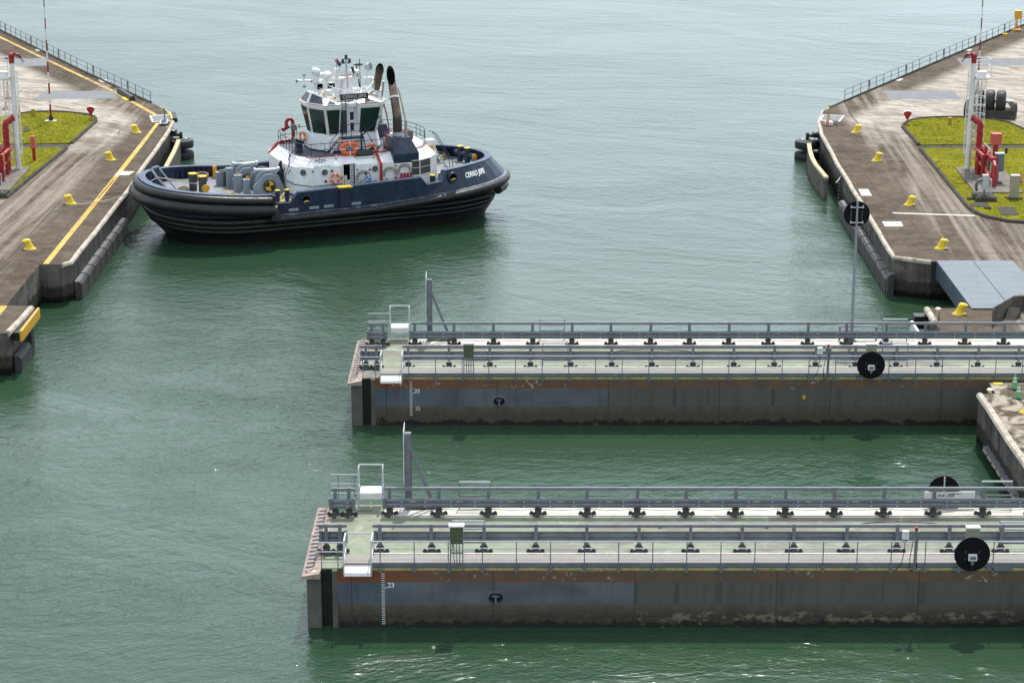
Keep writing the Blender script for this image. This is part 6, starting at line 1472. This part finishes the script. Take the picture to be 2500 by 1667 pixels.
# ------------------------------------------------ foredeck winch, bitts
def drum(cx, cy, cz, r, w_, core):
    m = MB(); Ry = Matrix.Rotation(R(90), 3, 'X')
    m.cyl((cx, cy-w_/2, cz), (cx, cy+w_/2, cz), core, n=22); return m
W = thing if False else None
def winch(X, Y, name='winch_frame'):
    m = MB()
    for y_ in (-.95, .95):
        m.loft([[(X+x*.98, Y+y_+dy, z) for x, z in ((-1.25, 2.8), (1.15, 2.8), (1.15, 3.35), (.75, 4.05), (.25, 4.4), (-.35, 4.4), (-.8, 4.0), (-1.25, 3.55))] for dy in (-.12, .12)])
    m.bb((X-1.25, Y-.95, 2.75), (X+1.2, Y+.95, 3.0)); f = m.build(name, M['winch'], tug, bevel=.03)
    m = MB(); m.cyl((X-.05, Y-.8, 3.65), (X-.05, Y+.8, 3.65), .62, n=26); m.cyl((X-.05, Y-.8, 3.65), (X-.05, Y-.7, 3.65), .98, n=28); m.cyl((X-.05, Y+.7, 3.65), (X-.05, Y+.8, 3.65), .98, n=28); m.build('winch_drum', M['winch'], f, smooth=True)
    m = MB(); m.torus((X-.05, Y-.55, 3.65), .95, .07, Matrix.Rotation(R(90), 3, 'X'), 28, 6); m.build('drum_rim', M['galv'], f, smooth=True)
    m = MB(); m.cyl((X-.05, Y-1.30, 3.55), (X-.05, Y-1.05, 3.55), .36, n=20); m.build('brake_cover', M['orange_yel'], f, smooth=True)
    m = MB()
    for a0 in (100, 290): m.face([(X-.05, Y-1.306, 3.55)] + [(X-.05+.35*math.cos(R(a0+11*q)), Y-1.306, 3.55+.35*math.sin(R(a0+11*q))) for q in range(9)])
    m.torus((X-.05, Y-1.22, 3.55), .42, .05, Matrix.Rotation(R(90), 3, 'X'), 20, 6); m.build('brake_marks', M['black'], f)
    m = MB(); m.cyl((X-.9, Y-.3, 4.62), (X+.9, Y-.3, 4.55), .12, n=12); m.cyl((X-.95, Y-.3, 4.62), (X-.85, Y-.3, 4.62), .2, n=12); m.cyl((X+.8, Y-.3, 4.55), (X+.95, Y-.3, 4.55), .22, n=12); m.build('winch_shaft', M['galv_light'], f, smooth=True)
    return f
winch(-5.2, -1.35); winch(-6.1, 1.35)
for X, Y, h, w_ in ((-7.1, -.6, 1.3, .5), (-7.3, .9, 1.55, .5), (-6.75, -1.6, 1.15, .4), (-4.2, .9, 1.2, .6), (-7.75, 1.9, 1.1, .7)):
    m = MB(); m.bb((X-w_/2, Y-.25, 2.8), (X+w_/2, Y+.25, 2.8+h)); m.bb((X-w_/2-.03, Y-.28, 2.8+h), (X+w_/2+.03, Y+.28, 2.85+h)); m.build('winch_cabinet', M['winch'], tug, bevel=.03)
for X, Y in ((-7.45, 1.6), (-7.3, 2.3), (-7.7, 2.0)):
    m = MB(); m.cyl((X, Y, 2.9), (X+.05, Y-.1, 4.05), .2, n=12); m.build('hydraulic_motor', M['darksteel'], tug, smooth=True)
for p in ((-7.15, -.6, 4.15), (-6.7, -1.6, 4.0), (-7.75, 3.4, 3.9), (-6.2, 1.2, 4.6)):
    m = MB(); m.cyl(p, (p[0], p[1], p[2]+.22), .09, .03, 8); m.build('grease_cap', M['orange_yel'], tug)
m = MB(); m.bb((-7.62, 4.6, 2.9), (-7.35, 4.85, 3.8)); m.build('ladder_plate', M['orange_yel'], tug)
m = MB(); m.tube([(-7.2, -2.3, 2.9), (-6.9, -2.6, 2.9), (-5.9, -2.7, 2.9)], .08, 6); m.tube([(-8.0, .2, 2.9), (-7.2, -2.3, 2.9)], .06, 6); m.build('deck_guide', M['yellow'], tug)
m = MB(); m.tube([(-4.05, -1.6, 4.5), (-4.15, -2.0, 3.6), (-4.0, -2.3, 3.0)], .12, 6); m.tube([(-3.98, -1.3, 5.1), (-4.1, -1.5, 4.2), (-4.2, -1.9, 3.1)], .1, 6); m.tube([(-4.0, -1.0, 4.9), (-4.3, -1.2, 3.9), (-3.9, -2.4, 3.0)], .06, 6); m.tube([(-3.3, -1.9, 5.8), (-4.0, -2.1, 4.6), (-4.3, -2.4, 3.0)], .035, 6); m.build('hose_bundle', M['black'], tug, smooth=True)
m = MB(); m.torus((-4.15, -1.5, 4.25), .42, .10, Matrix.Rotation(R(70), 3, 'Y'), 18, 6); m.build('hose_reel', M['black'], tug)
def bitts(P, r, h, col, cross=None, group=None):
    m = MB()
    for X, Y, z in P: m.cyl((X, Y, z), (X, Y, z+h), r, n=16)
    if cross: m.cyl(cross[0], cross[1], r*.85, n=14)
    b = m.build('bitts', M[col], tug, smooth=True)
    for X, Y, z in P:
        m = MB(); m.cyl((X, Y, z+h), (X, Y, z+h+.05), r*1.12, n=16); m.build('bitt_top', M['yellow'], b, smooth=True)
    if cross:
        m = MB(); d = (Vector(cross[1])-Vector(cross[0])).normalized(); m.cyl(Vector(cross[1])-d*.02, Vector(cross[1])+d*.06, r*1.0, n=16); m.build('bitt_end', M['orange_yel'], b, smooth=True)
bitts([(-10.2, .55, 2.95), (-9.75, -.55, 2.93)], .30, 1.30, 'bittgrey', ((-9.75, -.3, 3.5), (-9.65, -1.0, 3.42)))
bitts([(-5.35, -4.95, 2.85), (-4.65, -4.98, 2.85)], .165, .86, 'navy'); bitts([(-5.35, 4.95, 2.85), (-4.65, 4.98, 2.85)], .165, .86, 'navy')
bitts([(6.6, -4.85, 3.1), (7.35, -4.6, 3.15)], .2, .75, 'navy'); bitts([(6.6, 4.85, 3.1), (7.35, 4.6, 3.15)], .2, .75, 'navy')
bitts([(11.2, 1.5, 3.35), (11.45, .6, 3.35)], .22, 1.15, 'navy', ((11.0, 2.0, 4.0), (11.75, -.15, 3.95)))
m = MB(); m.bb((-5.7, -5.1, 2.86), (-4.3, -4.8, 2.95)); m.bar((-5.3, -4.95, 2.95), (-4.7, -4.5, 3.4), .08); m.build('bitt_base', M['yellow'], tug)
# bow staple and guide plate
m = MB(); m.loft([[(-12.6, 2.4, 2.9), (-12.0, 2.4, 2.9), (-12.0, 3.0, 2.9), (-12.6, 3.0, 2.9)], [(-12.75, 2.35, 4.5), (-12.2, 2.35, 4.6), (-12.2, 3.0, 4.6), (-12.75, 3.0, 4.5)]]); m.build('bow_staple', M['navy_cap'], tug, bevel=.08)
m = MB(); m.tube([(-12.9, 2.2, 4.5), (-12.6, 1.6, 3.9), (-11.9, 1.1, 3.0)], .09, 8); m.tube([(-12.3, 2.2, 4.5), (-11.8, 1.6, 3.7), (-11.3, 1.2, 3.0)], .06, 8); m.build('bow_pipe', M['galv_mid'], tug, smooth=True)
for k in range(9):
    X = -10.8+k*.42; Y = 5.32-.0*k; m = MB(); m.bar((X, lerp_tab(X, [(-11, 4.75), (-9, 5.25), (-7, 5.38)]), 2.95), (X, lerp_tab(X, [(-11, 4.75), (-9, 5.25), (-7, 5.38)]), 3.6), .1, .16); m.build('bulwark_stay', M['black'] if k % 2 else M['navy'], tug)
# monitor on the fore roof
m = MB(); m.cyl((-1.75, 2.9, 5.6), (-1.75, 2.9, 6.75), .14, n=12); m.tube([(-1.75, 2.9, 6.7)] + [(-1.75-.27+.27*math.cos(R(a)), 2.9, 7.0+.33*math.sin(R(a))) for a in range(0, 200, 25)] + [(-2.28, 2.85, 6.65)], .13, 10); mo_ = m.build('fire_monitor', M['red'], tug, smooth=True)
m = MB(); m.cyl((-2.1, 2.85, 6.75), (-2.65, 2.7, 6.6), .12, .17, 12); m.torus((-1.3, 2.8, 6.75), .16, .03, Matrix.Rotation(R(90), 3, 'Y'), 12, 5); m.build('monitor_nozzle', M['red'], mo_, smooth=True)
m = MB(); m.bb((-1.98, 2.5, 6.5), (-1.6, 2.75, 6.95)); m.build('monitor_drive', M['galv'], mo_)
m = MB(); m.tube([(-1.75, 2.9, 5.75), (-2.8, 2.6, 5.75), (-3.25, 2.4, 5.6), (-3.9, 2.1, 5.0)], .12, 8); m.build('fire_pipe', M['red'], tug, smooth=True)
m = MB(); m.bb((-2.85, -1.7, 5.62), (-2.4, -1.2, 6.45)); m.box((-2.62, -1.5, 6.52), (.7, .6, .16), M=Matrix.Rotation(R(20), 3, 'Y')); m.build('control_stand', M['navy'], tug)
m = MB(); m.box((-2.62, -1.5, 6.63), (.74, .64, .05), M=Matrix.Rotation(R(20), 3, 'Y')); m.build('stand_cover', M['galv'], tug)
m = MB(); m.box((4.0, 3.2, 6.0), (.1, .1, .1)); bpy.data.objects.remove(m.build('tmp', M['white']))
m = MB(); m.bb((6.1, .2, 5.63), (6.9, 1.2, 6.25)); m.build('net_bin', M['netbin'], tug)
m = MB(); m.bb((7.2, -2.0, 5.0), (7.9, -1.2, 5.9)); m.build('aft_locker', M['white'], tug, bevel=.03); m = MB(); m.bb((7.3, -2.03, 5.35), (7.8, -2.0, 5.5)); m.build('locker_label', M['orange_yel'], tug)
m = MB(); m.tube([(-3.3, -2.6, 5.3), (-3.95, -2.9, 4.4)], .03, 6); m.tube([(-3.2, -1.0, 5.9), (-3.75, -2.65, 5.1), (-4.3, -3.3, 4.2)], .03, 6); m.build('stay_wire', M['black'], tug)
# ================================================================== separate things on board
def on_tug(p): return tw(p)
def life_ring(p, rz, r, label, tilt=0, mt='orange'):
    b = thing('life_ring', label, 'life ring', on_tug(p), TR+rz, 'orange life rings on the tugboat'); Mx = Matrix.Rotation(R(90)+tilt, 3, 'X')
    m = MB(); m.torus((0, 0, 0), r*.78, r*.22, Mx, 28, 10); m.build('ring', M[mt], b, smooth=True)
    for a in (0, 90, 180, 270):
        m = MB(); rows = []
        for da in (-7, 7):
            t = R(a+45*0+da); c_ = Vector((r*.78*math.cos(t), r*.78*math.sin(t), 0)); rows.append([Mx @ (c_+Vector((math.cos(t), math.sin(t), 0))*r*.235*math.cos(2*math.pi*k/10)+Vector((0, 0, r*.235*math.sin(2*math.pi*k/10)))) for k in range(10)])
        m.grid(rows, cu=True); m.build('reflective_tape', M['white'], b, smooth=True)
life_ring((-.8, -4.45, 4.13), 0, .40, 'red and white life ring on the white house wall left of the open door')
life_ring((2.32, -3.55, 5.98), 0, .40, 'orange life ring hanging on the upper deck rail right of the big rectangular float')
life_ring((-1.75, .5, 6.4), R(-75), .42, 'orange life ring seen edge on at the front of the wheelhouse base')
b = thing('life_float', 'big rounded rectangular orange life float hanging on the upper deck rail', 'life float', on_tug((.6, -3.62, 6.10)), TR)
m = MB(); P = []
for cx, cz, a0 in ((.36, .18, 0), (-.36, .18, 90), (-.36, -.18, 180), (.36, -.18, 270)): P += [(cx+.16*math.cos(R(a0+90*k/5)), 0, cz+.16*math.sin(R(a0+90*k/5))) for k in range(6)]
m.tube(P, .155, 10, closed=True); m.build('ring', M['orange'], b, smooth=True)
m = MB()
for q in range(4): m.bar((-.4, 0, -.2+q*.13), (.4, 0, -.2+q*.13), .03)
m.build('slats', M['galv'], b)
for X, Z, v in ((0, .34, 1), (0, -.34, 1), (.52, 0, 0), (-.52, 0, 0)):
    m = MB(); m.box((X, -.0, Z), (.06, .33, .33) if v else (.33, .33, .06)); m.build('tape', M['white'], b)
def rope_coil(p, r, label, nrm=0):
    o = MB()
    for k in range(7): o.torus((random.uniform(-.08, .08), random.uniform(-.08, .08), .05+k*.06), r*random.uniform(.75, 1.05), .05, Matrix.Rotation(random.uniform(-.15, .15), 3, 'X'), 20, 5)
    return tag(o.build('rope_coil', M['rope'], loc=on_tug(p), rz=TR), label, 'rope', 'rope coils on the tugboat')
rope_coil((-8.6, 4.2, 2.95), .42, 'coil of rope against the far bow bulwark behind the grey bitts')
rope_coil((-11.0, .1, 2.98), .35, 'flat dark coil of rope on the foredeck left of the grey bitts')
rope_coil((10.0, 3.4, 3.25), .75, 'large heap of tow rope on the stern deck of the tugboat')
rope_coil((9.5, 2.2, 3.25), .55, 'smaller heap of tow rope beside the stern bitts')
m = MB(); a, b_ = on_tug((-10.2, .5, 3.7)), on_tug((-12.6, 1.6, 3.95)); c_ = Vector((-31.7, 155.6, 2.75))
m.tube([a, (a+b_)/2-Vector((0, 0, .03)), b_] + [b_+(c_-b_)*t-Vector((0, 0, .5*math.sin(math.pi*t))) for t in (.2, .4, .6, .8, 1)], .04, 6)
m.tube([on_tug((-9.75, -.5, 3.6)), on_tug((-11.9, 1.5, 3.75))], .035, 6)
tag(m.build('mooring_line', M['rope_pale']), 'thin mooring line running from the tugboat bow over the left quay edge', 'rope')
# crew member leaning over the rail
def person():
    b = thing('person', 'person in pale blue coveralls bending over the rail of the tugboat side deck', 'person', on_tug((1.85, -4.9, 2.86)), TR)
    V = {}; E_ = []; Rd = {}
    def jt(n, p, r): V[n] = Vector(p); Rd[n] = r
    jt('pelvis', (0, 0, .92), .15); jt('waist', (-.06, .0, 1.06), .13); jt('chest', (-.24, .03, 1.28), .17); jt('neck', (-.36, .04, 1.43), .06); jt('head', (-.43, .05, 1.52), .095); jt('crown', (-.47, .06, 1.62), .085)
    for s_, n in ((-1, 'l'), (1, 'r')):
        jt(n+'hip', (.02, s_*.1, .86), .11); jt(n+'knee', (-.03, s_*.11, .48), .075); jt(n+'ankle', (.04, s_*.11, .09), .05); jt(n+'toe', (-.14, s_*.12, .04), .045)
        jt(n+'sh', (-.28, s_*.2, 1.33), .075); jt(n+'elbow', (-.42, s_*.26, 1.08), .052); jt(n+'wrist', (-.66, s_*.2, .98), .033); jt(n+'palm', (-.74, s_*.18, .965), .034)
        E_ += [('pelvis', n+'hip'), (n+'hip', n+'knee'), (n+'knee', n+'ankle'), (n+'ankle', n+'toe'), ('chest', n+'sh'), (n+'sh', n+'elbow'), (n+'elbow', n+'wrist'), (n+'wrist', n+'palm')]
        for i in range(4):
            L = (.085, .095, .09, .07)[i]; y0 = s_*.18+(i-1.5)*.022
            jt(f'{n}f{i}a', (-.79, y0, .975), .009); jt(f'{n}f{i}b', (-.79-L*.45, y0, .955), .0085); jt(f'{n}f{i}c', (-.79-L*.55, y0, .91), .008)
            E_ += [(n+'palm', f'{n}f{i}a'), (f'{n}f{i}a', f'{n}f{i}b'), (f'{n}f{i}b', f'{n}f{i}c')]
        jt(n+'t1', (-.74, s_*.18-s_*.05, .94), .01); jt(n+'t2', (-.79, s_*.18-s_*.055, .91), .009); E_ += [(n+'palm', n+'t1'), (n+'t1', n+'t2')]
    E_ += [('pelvis', 'waist'), ('waist', 'chest'), ('chest', 'neck'), ('neck', 'head'), ('head', 'crown')]
    names = list(V); me = bpy.data.meshes.new('body'); me.from_pydata([V[n] for n in names], [(names.index(a), names.index(b)) for a, b in E_], [])
    o = bpy.data.objects.new('body', me); C.objects.link(o)
    md = o.modifiers.new('skin', 'SKIN'); md.use_smooth_shade = True
    for i, n in enumerate(names): me.skin_vertices[0].data[i].radius = (Rd[n], Rd[n]); me.skin_vertices[0].data[i].use_root = (n == 'pelvis')
    sb = o.modifiers.new('sub', 'SUBSURF'); sb.levels = 1; sb.render_levels = 1
    dg = bpy.context.evaluated_depsgraph_get(); bm_ = bpy.data.meshes.new_from_object(o.evaluated_get(dg)); bpy.data.objects.remove(o)
    bm_.materials.clear()
    for k in ('coverall', 'skin'): bm_.materials.append(M[k])
    for p in bm_.polygons:
        c = p.center; p.material_index = 1 if (c.x < -.64 and c.z < 1.1) or (c.z > 1.44 and c.x < -.33) else 0; p.use_smooth = True
    body = bpy.data.objects.new('body', bm_); C.objects.link(body); body.parent = b
    m = MB(); m.sphere((-.44, .055, 1.585), .112, 12, 1.0); h = m.build('hair', M['hair'], b, smooth=True)
    m = MB()
    for s_ in (-1, 1): m.sphere((-.53, .055+s_*.035, 1.53), .014, 8)
    m.build('eyes', M['white'], b); m = MB(); m.cyl((-.52, .055, 1.515), (-.56, .055, 1.50), .018, .012, 6); m.box((-.525, .055, 1.465), (.02, .05, .012)); m.build('nose_and_mouth', M['skin'], b)
    m = MB()
    for s_ in (-1, 1): m.loft([[(.09, s_*.115-.05, 0), (.09, s_*.115+.05, 0), (-.19, s_*.125+.05, 0), (-.19, s_*.125-.05, 0)], [(.09, s_*.115-.05, .1), (.09, s_*.115+.05, .1), (-.17, s_*.125+.045, .06), (-.17, s_*.125-.045, .06)]])
    m.build('boots', M['black'], b, bevel=.01)
person()
